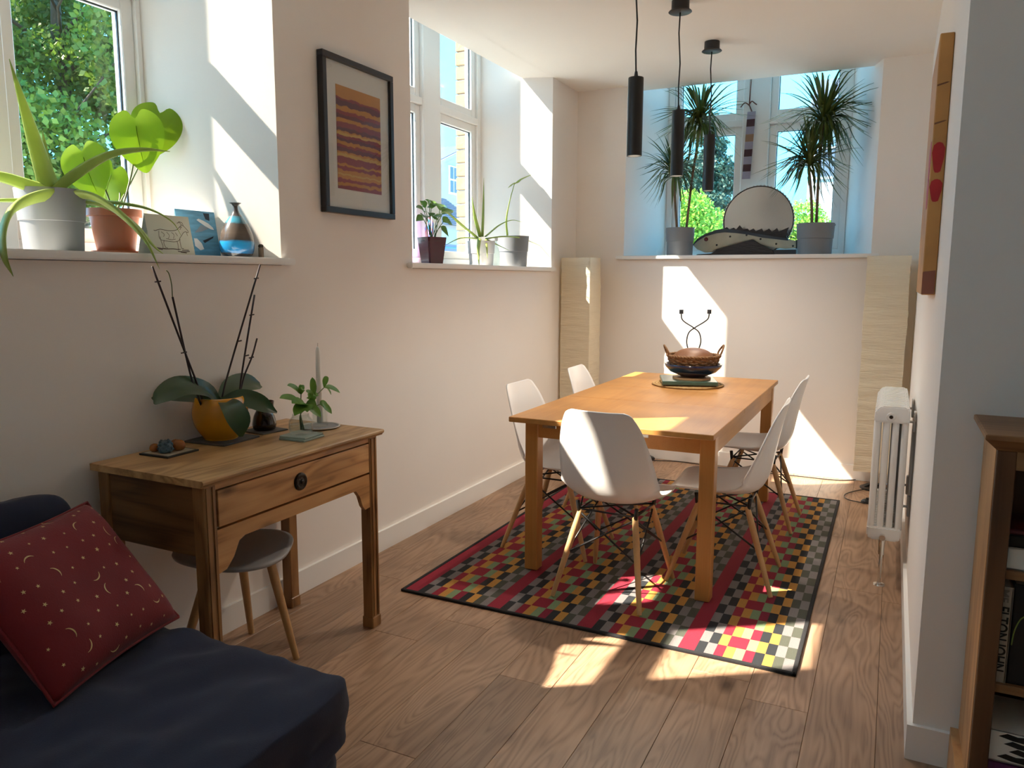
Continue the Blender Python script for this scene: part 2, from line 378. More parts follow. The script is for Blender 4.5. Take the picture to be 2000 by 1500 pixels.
# stone jamb blocks outside the two left windows
M_stone = mat('buff_stone', (0.27, 0.185, 0.10, 1), 0.85, var=0.3, vscale=14, bump=0.5, bscale=40)
M_mortar = mat('mortar', (0.36, 0.32, 0.28, 1), 0.95)
for yj, xo_ in ((W2['f1']-0.002, XO-0.012), (W1['f1']+0.085, XO-0.004)):
    z = ZS-0.02; kk = 0
    while z < 3.38:
        h = 0.098; d = 0.006*((kk*7) % 3)
        pb = MB(); pb.box(xo_, XF-0.075, yj-0.012+d*0.5, yj+0.10, z, z+h-0.008, 0.004, 1)
        pb.obj('stone_block', M_stone, wall_left); z += h; kk += 1

def build_window(name, W, axis, plane, sgn, zs, zlow, zt0, zt1, ztop, label):
    """s runs along the wall; depth runs outwards from the frame's room face"""
    root = thing(name, label, None, kind='structure')
    def bx(b_, s0, s1, d0, d1, z0, z1, bev=0.0):
        a, c = sorted((plane+sgn*d0, plane+sgn*d1))
        if axis == 'x': b_.box(a, c, s0, s1, z0, z1, bev, 1)
        else: b_.box(s0, s1, a, c, z0, z1, bev, 1)
    f0, f1 = W['f0'], W['f1']; (a0, a1), (b0, b1) = W['g']; T = 0.055; top = 3.40
    fr = MB()
    bx(fr, f0, a0-T, -0.02, 0.07, zs, top); bx(fr, b1+T, f1, -0.02, 0.07, zs, top)
    bx(fr, a1+T, b0-T, -0.03, 0.07, zs, top, 0.006)
    for u0, u1 in ((a0-T, a1+T), (b0-T, b1+T)):
        bx(fr, u0, u1, -0.02, 0.07, zs, zlow-T); bx(fr, u0, u1, -0.02, 0.07, zt0+T, zt1-T, 0.003); bx(fr, u0, u1, -0.02, 0.07, ztop+T, top)
    fr.obj('frame', M_white, root)
    for u0, u1 in W['g']:
        for z0, z1 in ((zlow, zt0), (zt1, ztop)):
            c = MB()
            bx(c, u0-T, u0, 0.0, 0.055, z0-T, z1+T, 0.004); bx(c, u1, u1+T, 0.0, 0.055, z0-T, z1+T, 0.004)
            bx(c, u0, u1, 0.0, 0.055, z0-T, z0, 0.004); bx(c, u0, u1, 0.0, 0.055, z1, z1+T, 0.004)
            co = c.obj('casement', M_white, root)
            g = MB(); bx(g, u0-0.004, u1+0.004, 0.026, 0.030, z0-0.004, z1+0.004); g.obj('pane', M_pane, co)
            q = MB()
            for (s0, s1, y0, y1) in ((u0-0.001, u0+0.005, z0, z1), (u1-0.005, u1+0.001, z0, z1)):
                bx(q, s0, s1, 0.018, 0.026, y0, y1)
            bx(q, u0, u1, 0.018, 0.026, z1-0.005, z1+0.001)
            q.obj('gasket', M_black, co)
    return root
win1 = build_window('window_1', W1, 'x', XF-0.01, -1, ZS, 1.57, 2.42, 2.576, 3.29, 'white framed window with leafy tree outside')
win2 = build_window('window_2', W2, 'x', XF-0.01, -1, ZS, 1.57, 2.42, 2.576, 3.29, 'white framed window with stone jamb and gabled house outside')
win3 = build_window('window_3', W3, 'y', YF+0.01, 1, ZS3, 1.666, 2.50, 2.66, 3.29, 'white framed far window with conifer outside')

win0 = build_window('added_window', W0, 'x', XF-0.01, -1, ZS, 1.57, 2.42, 2.576, 3.29, 'unseen white framed window added behind the camera for light')
def sill(parent, pts, z1, th=0.028):
    b = MB(); b.prism(pts, z1-th, z1); es = [e for e in b.bm.edges]
    bmesh.ops.bevel(b.bm, geom=es, offset=0.005, segments=2, affect='EDGES')
    return b.obj('window_sill', M_white, parent, auto=40)
NX = -2.248
sill(win1, [(NX, 0.67), (NX, 2.52), (XL-0.001, 2.52), (XL-0.001, W1['o1']), (XF+0.04, W1['f1']), (XF+0.04, W1['f0']), (XL-0.001, W1['o0']), (XL-0.001, 0.67)], ZS)
sill(win2, [(NX, 3.385), (NX, 5.295), (XL-0.001, 5.295), (XL-0.001, W2['o1']), (XF+0.04, W2['f1']), (XF+0.04, W2['f0']), (XL-0.001, W2['o0']), (XL-0.001, 3.385)], ZS)
sill(win0, [(NX, -2.24), (NX, -0.39), (XL-0.001, -0.39), (XL-0.001, W0['o1']), (XF+0.04, W0['f1']), (XF+0.04, W0['f0']), (XL-0.001, W0['o0']), (XL-0.001, -2.24)], ZS)
NY = YB-0.033
sill(win3, [(-1.94, NY), (-0.11, NY), (-0.11, YB-0.001), (W3['o1'], YB-0.001), (W3['f1'], YF-0.04), (W3['f0'], YF-0.04), (W3['o0'], YB-0.001), (-1.94, YB-0.001)], ZS3)
#@@PART2
# ------------------------------------------------------------------ outside
M_ground = mat('outdoor_ground', (0.58, 0.55, 0.49, 1), 0.95, var=0.2, vscale=0.6)  # unseen ground, made pale to bounce sunlight into the room
b = MB(); b.box(-60, XO, -40, 70, -0.7, -0.5); b.box(XO, 40, YO+0.02, 70, -0.7, -0.5); b.box(XO, 40, -40, YREAR-0.35, -0.7, -0.5)
b.obj('ground', M_ground, kind='structure', label='unseen pale ground outside, added to bounce sunlight indoors')

def leaf_cloud(name, parent, mtl, n, blobs, size, seed, droop=0.3):
    """n diamond leaves scattered through ellipsoid blobs (centre, radii), as one mesh"""
    r = np.random.default_rng(seed); tot = sum(q[1][0]*q[1][1]*q[1][2] for q in blobs); V = []; 
    for c, rad in blobs:
        k = max(20, int(n*rad[0]*rad[1]*rad[2]/tot)); d = r.normal(size=(k, 3)); d /= np.linalg.norm(d, axis=1)[:, None]
        rr = r.uniform(0.25, 1.0, k)**0.45
        P = np.array(c)+d*np.array(rad)*rr[:, None]
        a = r.normal(size=(k, 3)); a[:, 2] -= droop; a /= np.linalg.norm(a, axis=1)[:, None]
        bb = np.cross(a, r.normal(size=(k, 3))); bb /= np.linalg.norm(bb, axis=1)[:, None]
        sz = size*r.uniform(0.6, 1.25, k)[:, None]
        V.append(np.stack([P, P+a*sz*0.55+bb*sz*0.36, P+a*sz, P+a*sz*0.5-bb*sz*0.36], 1))
    V = np.concatenate(V); k = len(V)
    me = bpy.data.meshes.new(name); me.vertices.add(k*4); me.vertices.foreach_set('co', V.reshape(-1).astype(np.float32))
    me.loops.add(k*4); me.loops.foreach_set('vertex_index', np.arange(k*4, dtype=np.int32))
    me.polygons.add(k); me.polygons.foreach_set('loop_start', np.arange(0, k*4, 4, dtype=np.int32)); me.polygons.foreach_set('loop_total', np.full(k, 4, dtype=np.int32))
    me.update(); me.validate()
    return link(name, me, mtl, parent, kind='stuff')

M_leafa = mat('tree_leaf', (0.12, 0.20, 0.025, 1), 0.5, var=0.6, vscale=1.6, trans=0.35)
M_leafb = mat('bush_leaf', (0.30, 0.48, 0.06, 1), 0.5, var=0.45, vscale=2.0, trans=0.35)
M_leafc = mat('conifer_needles', (0.035, 0.085, 0.055, 1), 0.6, var=0.5, vscale=1.5)
M_bark = mat('bark', (0.09, 0.065, 0.045, 1), 0.9, var=0.4, vscale=12, bump=0.6, bscale=30)
# broadleaf tree outside window 1
tc_ = at(130, 210, x=-10.5)
tr = thing('garden_tree', 'large sunlit broadleaf tree seen through the near left window', 'tree', (tc_.x, tc_.y, -0.5))
b = MB(); base_ = Vector((tc_.x, tc_.y, -0.5))
b.tube([base_, base_+Vector((0.1, 0, 1.5)), base_+Vector((0.0, 0.1, 3.2)), base_+Vector((-0.1, 0, 5.2)), base_+Vector((0.05, 0, 7.5))], [0.16, 0.13, 0.10, 0.07, 0.02], 10)
b.obj('trunk', M_bark, tr, smooth=True)
rt = random.Random(5); b = MB()
for i in range(34):
    z0 = rt.uniform(2.0, 6.6); a = rt.uniform(0, 6.28); ln = rt.uniform(1.2, 3.0)
    p0 = base_+Vector((0, 0, z0)); p1 = p0+Vector((cos(a)*ln*0.5, sin(a)*ln*0.5, 0.25*ln)); p2 = p0+Vector((cos(a+0.2)*ln, sin(a+0.2)*ln, 0.5*ln))
    b.tube([p0, p1, p2], [0.032, 0.018, 0.006], 5)
b.obj('branches', M_bark, tr, smooth=True)
blobs = []
for i in range(90):
    a = rt.uniform(0, 6.28); rr = 3.0*sqrt(rt.random()); z = rt.uniform(0.4, 8.2); q = rt.uniform(0.45, 0.95)
    blobs.append(((tc_.x+cos(a)*rr, tc_.y+sin(a)*rr, z), (q, q, q*0.75)))
leaf_cloud('foliage', tr, M_leafa, 170000, blobs, 0.085, 11)
# conifer and bush outside the far window
cp = at(1385, 330, y=22.0)
cf = thing('conifer', 'dark blue-green conifer seen through the far window', 'tree', (cp.x, 22.0, -0.5))
b = MB(); b.tube([(cp.x, 22, -0.5), (cp.x, 22, 3), (cp.x, 22, 6.1)], [0.25, 0.15, 0.02], 8); b.obj('trunk', M_bark, cf, smooth=True)
blobs = []
for i in range(80):
    t = rt.random(); z = 0.2+5.6*t; R = 1.75*(1-t)+0.12; a = rt.uniform(0, 6.28)
    blobs.append(((cp.x+cos(a)*R*0.7, 22+sin(a)*R*0.7, z), (0.18+R*0.34, 0.18+R*0.34, 0.22)))
leaf_cloud('foliage', cf, M_leafc, 90000, blobs, 0.10, 13, droop=0.8)
for nm, px, py, yy, rad, lab in (('leafy_bush', 1372, 455, 13.5, 0.75, 'bright yellow-green bush below the conifer outside'),
                                 ('leafy_bush', 1543, 455, 17.5, 0.70, 'bright yellow-green bush beside the pale house outside')):
    p = at(px, py, y=yy); g = thing(nm, lab, 'bush', (p.x, yy, -0.5), group='bushes outside the far window')
    b = MB(); b.tube([(p.x, yy, -0.5), (p.x+0.05, yy, 0.4), (p.x, yy, p.z)], [0.1, 0.07, 0.03], 8); b.obj('trunk', M_bark, g, smooth=True)
    leaf_cloud('foliage', g, M_leafb, 26000, [((p.x+rt.uniform(-1, 1)*rad, yy+rt.uniform(-1, 1)*rad, p.z+rt.uniform(-1.6, 0.45)*rad), (0.42, 0.42, 0.38)) for i in range(16)], 0.065, 14+px)
# houses
M_render = mat('white_render', (0.42, 0.42, 0.43, 1), 0.8, var=0.03)
M_tiles = mat('roof_slate', (0.085, 0.09, 0.13, 1), 0.7, var=0.25, vscale=3)
M_dglass = mat('dark_window_glass', (0.10, 0.12, 0.15, 1), 0.15, var=0.1)
def gable(name, label, px, py_eave, py_apex, dist_x, halfw, depth, win):
    """gable-fronted house: front faces the room"""
    ce = at(px, py_eave, x=dist_x); ap = at(px, py_apex, x=dist_x)
    root = thing(name, label, 'house', (ce.x, ce.y, -0.5))
    b = MB(); b.prism([(ce.y-halfw, -0.5), (ce.y+halfw, -0.5), (ce.y+halfw, ce.z), (ce.y, ap.z), (ce.y-halfw, ce.z)], ce.x-depth, ce.x, 'x'); b.obj('wall', M_render, root)
    for s_ in (-1, 1):
        rb = MB(); e = Vector((0, s_*halfw*1.12, ce.z-(ap.z-ce.z)*0.12)); t = Vector((0, 0, ap.z+0.02)); nrm = Vector((0, s_*(ap.z-ce.z), halfw)).normalized()*0.14
        q = [(ce.y+e.y, e.z), (ce.y+t.y, t.z), (ce.y+t.y, t.z+0.16), (ce.y+e.y+nrm.y, e.z+nrm.z)]
        rb.prism(q, ce.x-depth-0.2, ce.x+0.35, 'x'); ro = rb.obj('roof_slope', M_tiles, root)
        bb = MB(); bb.prism([(a_, c_-0.03) for a_, c_ in q], ce.x+0.35, ce.x+0.41, 'x'); bb.obj('bargeboard', M_render, ro)
    for (wx, wy, ww, wh) in win:
        p = at(wx, wy, x=dist_x); fb = MB(); fb.box(ce.x-0.02, ce.x+0.06, p.y-ww/2, p.y+ww/2, p.z-wh/2, p.z+wh/2, 0.02, 1); fo = fb.obj('window', M_white, root)
        for i in (0, 1):
            for j in (0, 1):
                pb = MB(); pb.box(ce.x+0.055, ce.x+0.075, p.y-ww/2+0.08+i*(ww/2-0.04), p.y-0.04+i*(ww/2-0.04), p.z-wh/2+0.08+j*(wh/2-0.04), p.z-0.04+j*(wh/2-0.04)); pb.obj('pane', M_dglass, fo)
    return root
gable('gabled_house', 'white gabled house seen through the middle left window', 905, 335, 292, -18.0, 2.6, 8.0, [(884, 352, 0.75, 1.25)])
# slate roof of a lower building in front of it: courses of slates as ridged rows
p0 = at(868, 412, x=-13.0); root = thing('slate_roofed_outbuilding', 'low outbuilding with a long grey slate roof outside', 'building', (-13.0, p0.y, -0.5))
zr0, zr1 = at(880, 440, x=-13).z, at(880, 372, x=-13).z
b = MB(); b.box(-15.2, -13.0, p0.y-4.5, p0.y+2.2, -0.5, zr0); b.obj('wall', M_render, root)
nrow = 16
for i in range(nrow):
    z0 = zr0+(zr1-zr0)*i/nrow; z1 = zr0+(zr1-zr0)*(i+1)/nrow; x0 = -12.9-1.6*i/nrow; x1 = -12.9-1.6*(i+1)/nrow
    b = MB(); b.prism([(x0+0.05, z0-0.02), (x0+0.05, z0+0.03), (x1, z1+0.01), (x1, z1-0.05)], p0.y-4.7, p0.y+2.4, 'y'); b.obj('slate_course', M_tiles, root)
# pale house beyond the far window
p = at(1620, 340, y=24.0)
root = thing('pale_house', 'pale rendered house with small windows beyond the far window', 'house', (p.x, 24.0, -0.5))
hx0 = at(1572, 450, y=24.0).x; hz = at(1620, 255, y=24.0).z
b = MB(); b.box(hx0, hx0+7.0, 24.0, 31.0, -0.5, hz); b.obj('wall', M_render, root)
b = MB(); b.prism([(23.7, hz), (31.3, hz), (27.5, hz+2.2)], hx0-0.2, hx0+7.2, 'x'); b.obj('roof', M_tiles, root)
for (wx, wy, ww, wh) in ((1612, 446, 0.75, 0.42), (1612, 318, 0.7, 0.9), (1640, 446, 0.7, 0.42)):
    q = at(wx, wy, y=24.0); fb = MB(); fb.box(q.x-ww/2, q.x+ww/2, 23.94, 24.02, q.z-wh/2, q.z+wh/2, 0.02, 1); fo = fb.obj('window', M_white, root)
    pb = MB(); pb.box(q.x-ww/2+0.07, q.x+ww/2-0.07, 23.92, 23.95, q.z-wh/2+0.07, q.z+wh/2-0.07); pb.obj('pane', M_dglass, fo)
# parked van outside the middle left window (only its upper body clears the sill)
M_carblue = mat('van_blue', (0.10, 0.16, 0.36, 1), 0.3, var=0.03, coat=0.5)
p = at(893, 470, x=-7.2)
root = thing('parked_van', 'pale blue parked van outside the middle left window', 'van', (-7.9, p.y+0.4, -0.5))
b = MB(); prof = [(p.y-1.9, -0.15), (p.y+2.5, -0.15), (p.y+2.5, 1.75), (p.y+2.3, 1.98), (p.y-0.6, 1.98), (p.y-1.2, 1.25), (p.y-1.9, 1.05)]
b.prism(prof, -8.7, -7.1, 'x'); bmesh.ops.bevel(b.bm, geom=b.bm.edges[:], offset=0.08, segments=3, affect='EDGES'); b.obj('body', M_carblue, root, auto=40)
for sx_ in (-7.12, -8.68):
    for yy in (p.y-1.1, p.y+1.6):
        wb = MB(); wb.tube([(sx_-0.1, yy, -0.17), (sx_+0.1, yy, -0.17)], 0.33, 20); wb.obj('wheel', M_black, root, auto=40)
for y0, y1 in ((p.y-0.35, p.y+0.5), (p.y+0.7, p.y+1.9)):
    wb = MB(); wb.box(-7.11, -7.085, y0, y1, 1.25, 1.8, 0.01, 1); wb.obj('window', M_dglass, root)
wb = MB(); wb.prism([(p.y-1.17, 1.30), (p.y-0.65, 1.90), (p.y-0.63, 1.93), (p.y-1.2, 1.32)], -8.55, -7.25, 'x'); wb.obj('windscreen', M_dglass, root)

# ------------------------------------------------------------------ rug
RX0, RX1, RY0, RY1 = -1.892, -0.225, 2.722, 5.125
rug = thing('area_rug', 'multicoloured checked rug with red stripes and dark binding under dining table', 'rug', ((RX0+RX1)/2, (RY0+RY1)/2, 0))
rc = {'K': (0.016, 0.019, 0.024), 'G': (0.22, 0.20, 0.20), 'R': (0.30, 0.012, 0.035), 'Y': (0.55, 0.27, 0.055), 'g': (0.22, 0.32, 0.17), 'D': (0.075, 0.08, 0.06), 'M': (0.25, 0.010, 0.035)}
keys = list(rc); mats = [mat('rug_'+k_, (*rc[k_], 1), 0.95, var=0.22, vscale=220, bump=0.5, bscale=500) for k_ in keys]
BW = 0.016; inner = (RX1-RX0-2*BW); unit = inner/4; cw = unit/11.8; sw = unit-10*cw; nrow = 25; ch = (RY1-RY0-2*BW)/nrow
b = MB()
def cell(x0, x1, y0, y1, k_):
    f = b.bm.faces.new([b.bm.verts.new((x, y, 0.009)) for x, y in ((x0, y0), (x1, y0), (x1, y1), (x0, y1))]); f.material_index = keys.index(k_)
for u in range(4):
    xu = RX0+BW+u*unit; cell(xu, xu+sw, RY0+BW, RY1-BW, 'R')
    for r_ in range(nrow):
        y0 = RY0+BW+r_*ch
        pat = ['K', 'G', 'R', 'Y', 'g', 'M', 'K', 'Y', 'D', 'G'] if r_ % 2 == 0 else ['G', 'K', 'Y', 'R', 'R', 'g', 'Y', 'K', 'G', 'D']
        for c_ in range(10): cell(xu+sw+c_*cw, xu+sw+(c_+1)*cw, y0, y0+ch, pat[c_])
b.obj('pile', mats, rug)
b = MB(); b.box(RX0+0.004, RX1-0.004, RY0+0.004, RY1-0.004, 0.0, 0.0085); b.obj('backing', M_black, rug)
b = MB()
for x0, x1, y0, y1 in ((RX0, RX1, RY0, RY0+BW), (RX0, RX1, RY1-BW, RY1), (RX0, RX0+BW, RY0, RY1), (RX1-BW, RX1, RY0, RY1)): b.box(x0, x1, y0, y1, 0, 0.012, 0.004, 2)
M_bind = mat('rug_binding', (0.014, 0.014, 0.017, 1), 0.9, var=0.3, vscale=200, bump=0.5, bscale=400)
b.obj('binding', M_bind, rug)

# ------------------------------------------------------------------ dining table
TX0, TX1, TY0, TY1, TZ = -1.545, -0.618, 3.10, 5.02, 0.76
tb = thing('dining_table', 'beech extending dining table on the checked rug', 'table', ((TX0+TX1)/2, (TY0+TY1)/2, 0.01))
ym = (TY0+TY1)/2
for y0, y1 in ((TY0, ym-0.25), (ym-0.248, ym+0.248), (ym+0.25, TY1)):
    b = MB(); b.box(TX0, TX1, y0, y1, TZ-0.024, TZ, 0.0025, 1); b.obj('tabletop_leaf', M_table, tb)
LW = 0.064
for lx in (TX0+0.042, TX1-0.010-LW):
    for ly in (TY0+0.09, TY1-0.09-LW):
        b = MB(); b.box(lx, lx+LW, ly, ly+LW, 0.012, TZ-0.024, 0.003, 1); b.obj('leg', M_tableleg, tb)
AZ0, AZ1 = TZ-0.105, TZ-0.024
for y_ in (TY0+0.10, TY1-0.124):
    b = MB(); b.box(TX0+0.042+LW, TX1-0.010-LW, y_, y_+0.022, AZ0, AZ1); ap = b.obj('end_apron', M_table, tb)
    for xx in (TX0+0.16, (TX0+TX1)/2+0.13):
        lb = MB(); lb.box(xx-0.035, xx+0.035, y_-0.004 if y_ < 4 else y_+0.022, y_ if y_ < 4 else y_+0.026, AZ1-0.034, AZ1-0.010, 0.002, 1); lb.obj('latch', M_chrome, ap)
for x_ in (TX0+0.046, TX1-0.036):
    b = MB(); b.box(x_, x_+0.022, TY0+0.09+LW, TY1-0.09-LW, AZ0, AZ1); b.obj('side_apron', M_table, tb)

# ------------------------------------------------------------------ chairs
def make_chair(label):
    t = thing('shell_chair', label, 'chair', group='white shell chairs around the dining table')
    # centre profile, front lip to top of back (y forward, z up), half width, lift of the sides
    K = [(0.235, 0.405, 0.135, 0.0), (0.232, 0.425, 0.185, 0.003), (0.20, 0.437, 0.212, 0.010), (0.12, 0.430, 0.226, 0.022), (0.02, 0.418, 0.232, 0.038),
         (-0.08, 0.416, 0.234, 0.058), (-0.150, 0.440, 0.233, 0.080), (-0.185, 0.500, 0.230, 0.082), (-0.200, 0.575, 0.222, 0.066), (-0.215, 0.660, 0.208, 0.046),
         (-0.232, 0.745, 0.186, 0.030), (-0.245, 0.795, 0.164, 0.020), (-0.253, 0.822, 0.146, 0.014), (-0.257, 0.835, 0.118, 0.008)]
    S = cr(K, 4); n = len(S)-1
    def fn(u, v):
        i = int(round(v*n)); p = S[i]; a = S[max(i-1, 0)]; c = S[min(i+1, n)]
        ty, tz = c[0]-a[0], c[1]-a[1]; L_ = math.hypot(ty, tz); ny, nz = tz/L_, -ty/L_      # towards the sitter
        q = 2*u-1; lift = p[3]*abs(q)**2.6
        return (p[2]*q*(1-0.03*abs(q)), p[0]+ny*lift, p[1]+nz*lift)
    b = MB(); b.grid(fn, 22, n)
    sh = b.obj('shell', M_shell, t, smooth=True, world=False)
    md = sh.modifiers.new('thick', 'SOLIDIFY'); md.thickness = 0.007; md.offset = 0
    feet = [(-0.195, 0.225), (0.195, 0.225), (-0.20, -0.235), (0.20, -0.235)]; tops = [(-0.125, 0.10), (0.125, 0.10), (-0.125, -0.11), (0.125, -0.11)]
    P = []
    for (fx, fy), (tx, ty) in zip(feet, tops):
        A = Vector((tx, ty, 0.372)); B = Vector((fx, fy, 0.0)); P.append((A, B))
        b = MB(); b.tube([A, A.lerp(B, 0.25), A.lerp(B, 0.9), B], [0.0125, 0.0150, 0.0110, 0.0095], 12); b.obj('leg', M_chairleg, t, auto=50, world=False)
    b = MB(); r = 0.0042
    mids = [A.lerp(B, 0.5) for A, B in P]; tp = [A.lerp(B, 0.06)+Vector((0, 0, 0.012)) for A, B in P]
    for i, j in ((0, 1), (1, 3), (3, 2), (2, 0)):
        b.tube([tp[i], mids[j]], r, 6); b.tube([tp[j], mids[i]], r, 6); b.tube([tp[i]+Vector((0, 0, 0.012)), tp[j]+Vector((0, 0, 0.012))], r, 6)
    b.tube([tp[0]+Vector((0, 0, .016)), tp[3]+Vector((0, 0, .016))], r, 6); b.tube([tp[1]+Vector((0, 0, .016)), tp[2]+Vector((0, 0, .016))], r, 6)
    for q in tp: b.tube([q, Vector((q.x*1.05, q.y*1.05, 0.412))], 0.009, 8)
    b.obj('wire_brace', M_black, t, smooth=True, world=False)
    return t
ch0 = make_chair('white shell chair at the near table end, its back to the sofa')
ch0.location = (-1.045, 3.18, 0.0125); ch0.rotation_euler = (0, 0, radians(-3))
copy_tree(ch0, (-0.642, 3.56, 0.0125), radians(92), label='white shell chair on the radiator side, closest to the bookcase')
copy_tree(ch0, (-0.655, 4.50, 0.0125), radians(89), label='white shell chair on the radiator side, closer to the far window wall')
copy_tree(ch0, (-1.494, 3.60, 0.0125), radians(-91), label='white shell chair beside the long left wall, closest to the pine desk')
copy_tree(ch0, (-1.494, 4.42, 0.0125), radians(-88), label='white shell chair beside the long left wall, closest to the corner paper lamp')

# ------------------------------------------------------------------ pine desk
DX0, DX1, DY0, DY1, DZ = -2.256, -1.757, 1.547, 2.434, 0.80
dk = thing('pine_desk', 'old waxed pine side table with one drawer against the left wall', 'desk', ((DX0+DX1)/2, (DY0+DY1)/2, 0))
b = MB()
pz = [(DX0, DZ-0.022), (DX0, DZ), (DX1-0.004, DZ), (DX1, DZ-0.004), (DX1, DZ-0.011), (DX1-0.008, DZ-0.018), (DX1-0.010, DZ-0.022)]
b.prism(pz, DY0, DY1, 'y'); b.obj('tabletop', M_pinetop, dk)
FX = DX1-0.022      # front face of the carcass
lw = 0.048; ly0, ly1 = DY0+0.018, DY1-0.020
for x0 in (DX0+0.01, FX-lw):
    for y0 in (ly0, ly1-lw):
        b = MB(); b.box(x0, x0+lw, y0, y0+lw, 0.0, DZ-0.022, 0.003, 1)
        if x0 > -2.0:
            b.box(x0+lw, x0+lw+0.004, y0+0.008, y0+0.016, 0.05, DZ-0.03); b.box(x0+lw, x0+lw+0.004, y0+lw-0.016, y0+lw-0.008, 0.05, DZ-0.03)
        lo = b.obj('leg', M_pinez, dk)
        fb = MB(); fb.box(x0-0.003, x0+lw+0.003, y0-0.003, y0+lw+0.003, 0.0, 0.045, 0.003, 1); fb.obj('foot_block', M_pinez, lo)
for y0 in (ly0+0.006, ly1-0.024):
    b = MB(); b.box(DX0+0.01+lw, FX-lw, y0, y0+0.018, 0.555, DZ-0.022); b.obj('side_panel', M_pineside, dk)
b = MB(); b.box(DX0+0.014, DX0+0.032, ly0+lw, ly1-lw, 0.555, DZ-0.022); b.obj('back_panel', M_pine, dk)
b = MB(); b.box(FX-0.02, FX-0.004, ly0+lw, ly1-lw, 0.757, DZ-0.022); b.obj('top_rail', M_pine, dk)
# drawer
b = MB(); b.box(FX-0.022, FX+0.001, ly0+lw+0.004, ly1-lw-0.004, 0.640, 0.753, 0.002, 1); dr = b.obj('drawer', M_pine, dk)
yc_, zc_ = 1.975, 0.697
M_bronze = mat('dark_bronze', (0.045, 0.036, 0.030, 1), 0.35, metal=0.8, var=0.3, vscale=80, bump=0.4, bscale=150)
b = MB(); b.lathe([(0, 0.007), (0.012, 0.008), (0.018, 0.005), (0.022, 0.010), (0.029, 0.006), (0.031, 0.0), (0.0, 0.0)], n=28); b.lathe([(0, 0.013), (0.006, 0.011), (0.009, 0.006), (0, 0.004)], n=16)
b.bm.transform(Matrix.Translation((FX+0.001, yc_, zc_)) @ Matrix.Rotation(pi/2, 4, 'Y')); b.obj('drawer_pull', M_bronze, dr, smooth=True)
# front apron with stepped brackets
ya, yb2 = ly0+lw, ly1-lw
pts = [(ya, 0.632), (yb2, 0.632), (yb2, 0.50), (yb2-0.03, 0.497), (yb2-0.045, 0.515), (yb2-0.062, 0.558), (yb2-0.085, 0.585), (ya+0.11, 0.585), (ya+0.085, 0.575), (ya+0.06, 0.53), (ya+0.03, 0.50), (ya, 0.495)]
b = MB(); b.prism(pts, FX-0.020, FX-0.003, 'x'); b.obj('shaped_apron', M_pine, dk)
# stool under it
st = thing('stool', 'three-legged stool with grey seat pushed under the pine desk', 'stool', (-2.01, 1.905, 0))
def seatpt(a):      # rounded triangle
    r = 0.200*(1+0.085*cos(3*(a-radians(-28)))); return r*cos(a), r*sin(a)
n = 60; b = MB(); rings = []
for s_, z in ((0.2, 0.432), (0.9, 0.430), (0.985, 0.433), (1.0, 0.440), (0.99, 0.446), (0.9, 0.449), (0.2, 0.447)):
    rings.append([b.bm.verts.new((-2.01+seatpt(2*pi*k/n)[0]*s_, 1.905+seatpt(2*pi*k/n)[1]*s_, z)) for k in range(n)])
for a_, c_ in zip(rings, rings[1:]):
    for k in range(n): b.bm.faces.new([a_[k], a_[(k+1) % n], c_[(k+1) % n], c_[k]])
b.bm.faces.new(rings[0]); b.bm.faces.new(rings[-1])
b.obj('seat', M_greyseat, st, smooth=True)
for tx, ty, fx, fy in ((-1.96, 1.99, -1.884, 2.04), (-2.10, 2.00, -2.185, 2.12), (-2.05, 1.83, -2.125, 1.70)):
    b = MB(); b.tube([(tx, ty, 0.434), (tx+(fx-tx)*0.3, ty+(fy-ty)*0.3, 0.30), (fx, fy, 0.0)], [0.0165, 0.0165, 0.0115], 14); b.obj('leg', M_chairleg, st, auto=50)

# ------------------------------------------------------------------ sofa
def softbox(name, c, half, mtl, parent, ex=7.0, n=26, puff=0.0, wr=0.006, seed=1.0, wscale=7.0, **k):
    b = MB(); hx, hy, hz = half
    bmesh.ops.create_cube(b.bm, size=2.0); bmesh.ops.subdivide_edges(b.bm, edges=b.bm.edges[:], cuts=n, use_grid_fill=True)
    for v in b.bm.verts:
        p = v.co; m_ = (abs(p.x)**ex+abs(p.y)**ex+abs(p.z)**ex)**(1/ex); q = p/m_
        pf = 1+puff*(1-q.x*q.x)*(1-q.y*q.y)
        P_ = Vector((q.x*hx, q.y*hy, q.z*hz*pf)); nn = q.normalized()
        d = wr*(noise3(P_+Vector(c), wscale, seed)+0.5*noise3(P_+Vector(c), wscale*2.3, seed+5))
        v.co = Vector(c)+P_+nn*d
    return b.obj(name, mtl, parent, smooth=True, **k)
sf = thing('sofa', 'low dark navy velvet sofa against the left wall', 'sofa', (-1.72, 0.5, 0))
SY0, SY1, SX0, SX1 = -0.85, 1.435, -2.262, -1.125
softbox('base', ((SX0+SX1)/2, (SY0+SY1)/2, 0.119), ((SX1-SX0)/2-0.002, (SY1-SY0)/2-0.002, 0.118), M_sofa, sf, ex=14, n=44, wr=0.012, seed=2)
softbox('seat_cushion', ((SX0+SX1)/2, (SY0+SY1)/2, 0.325), ((SX1-SX0)/2, (SY1-SY0)/2, 0.085), M_sofa, sf, ex=22, n=60, puff=0.05, wr=0.022, seed=3, wscale=6.5)
softbox('backrest', (-2.165, 0.28, 0.56), (0.085, 1.125, 0.21), M_sofa, sf, ex=7, wr=0.012, seed=4)
bo = softbox('back_cushion', (0, 0, 0), (0.075, 0.36, 0.205), M_sofa, sf, ex=5, wr=0.016, seed=6, world=False)
bo.location = Vector((-2.115, 1.02, 0.585))-sf.location; bo.rotation_euler = (0, radians(-10), 0)

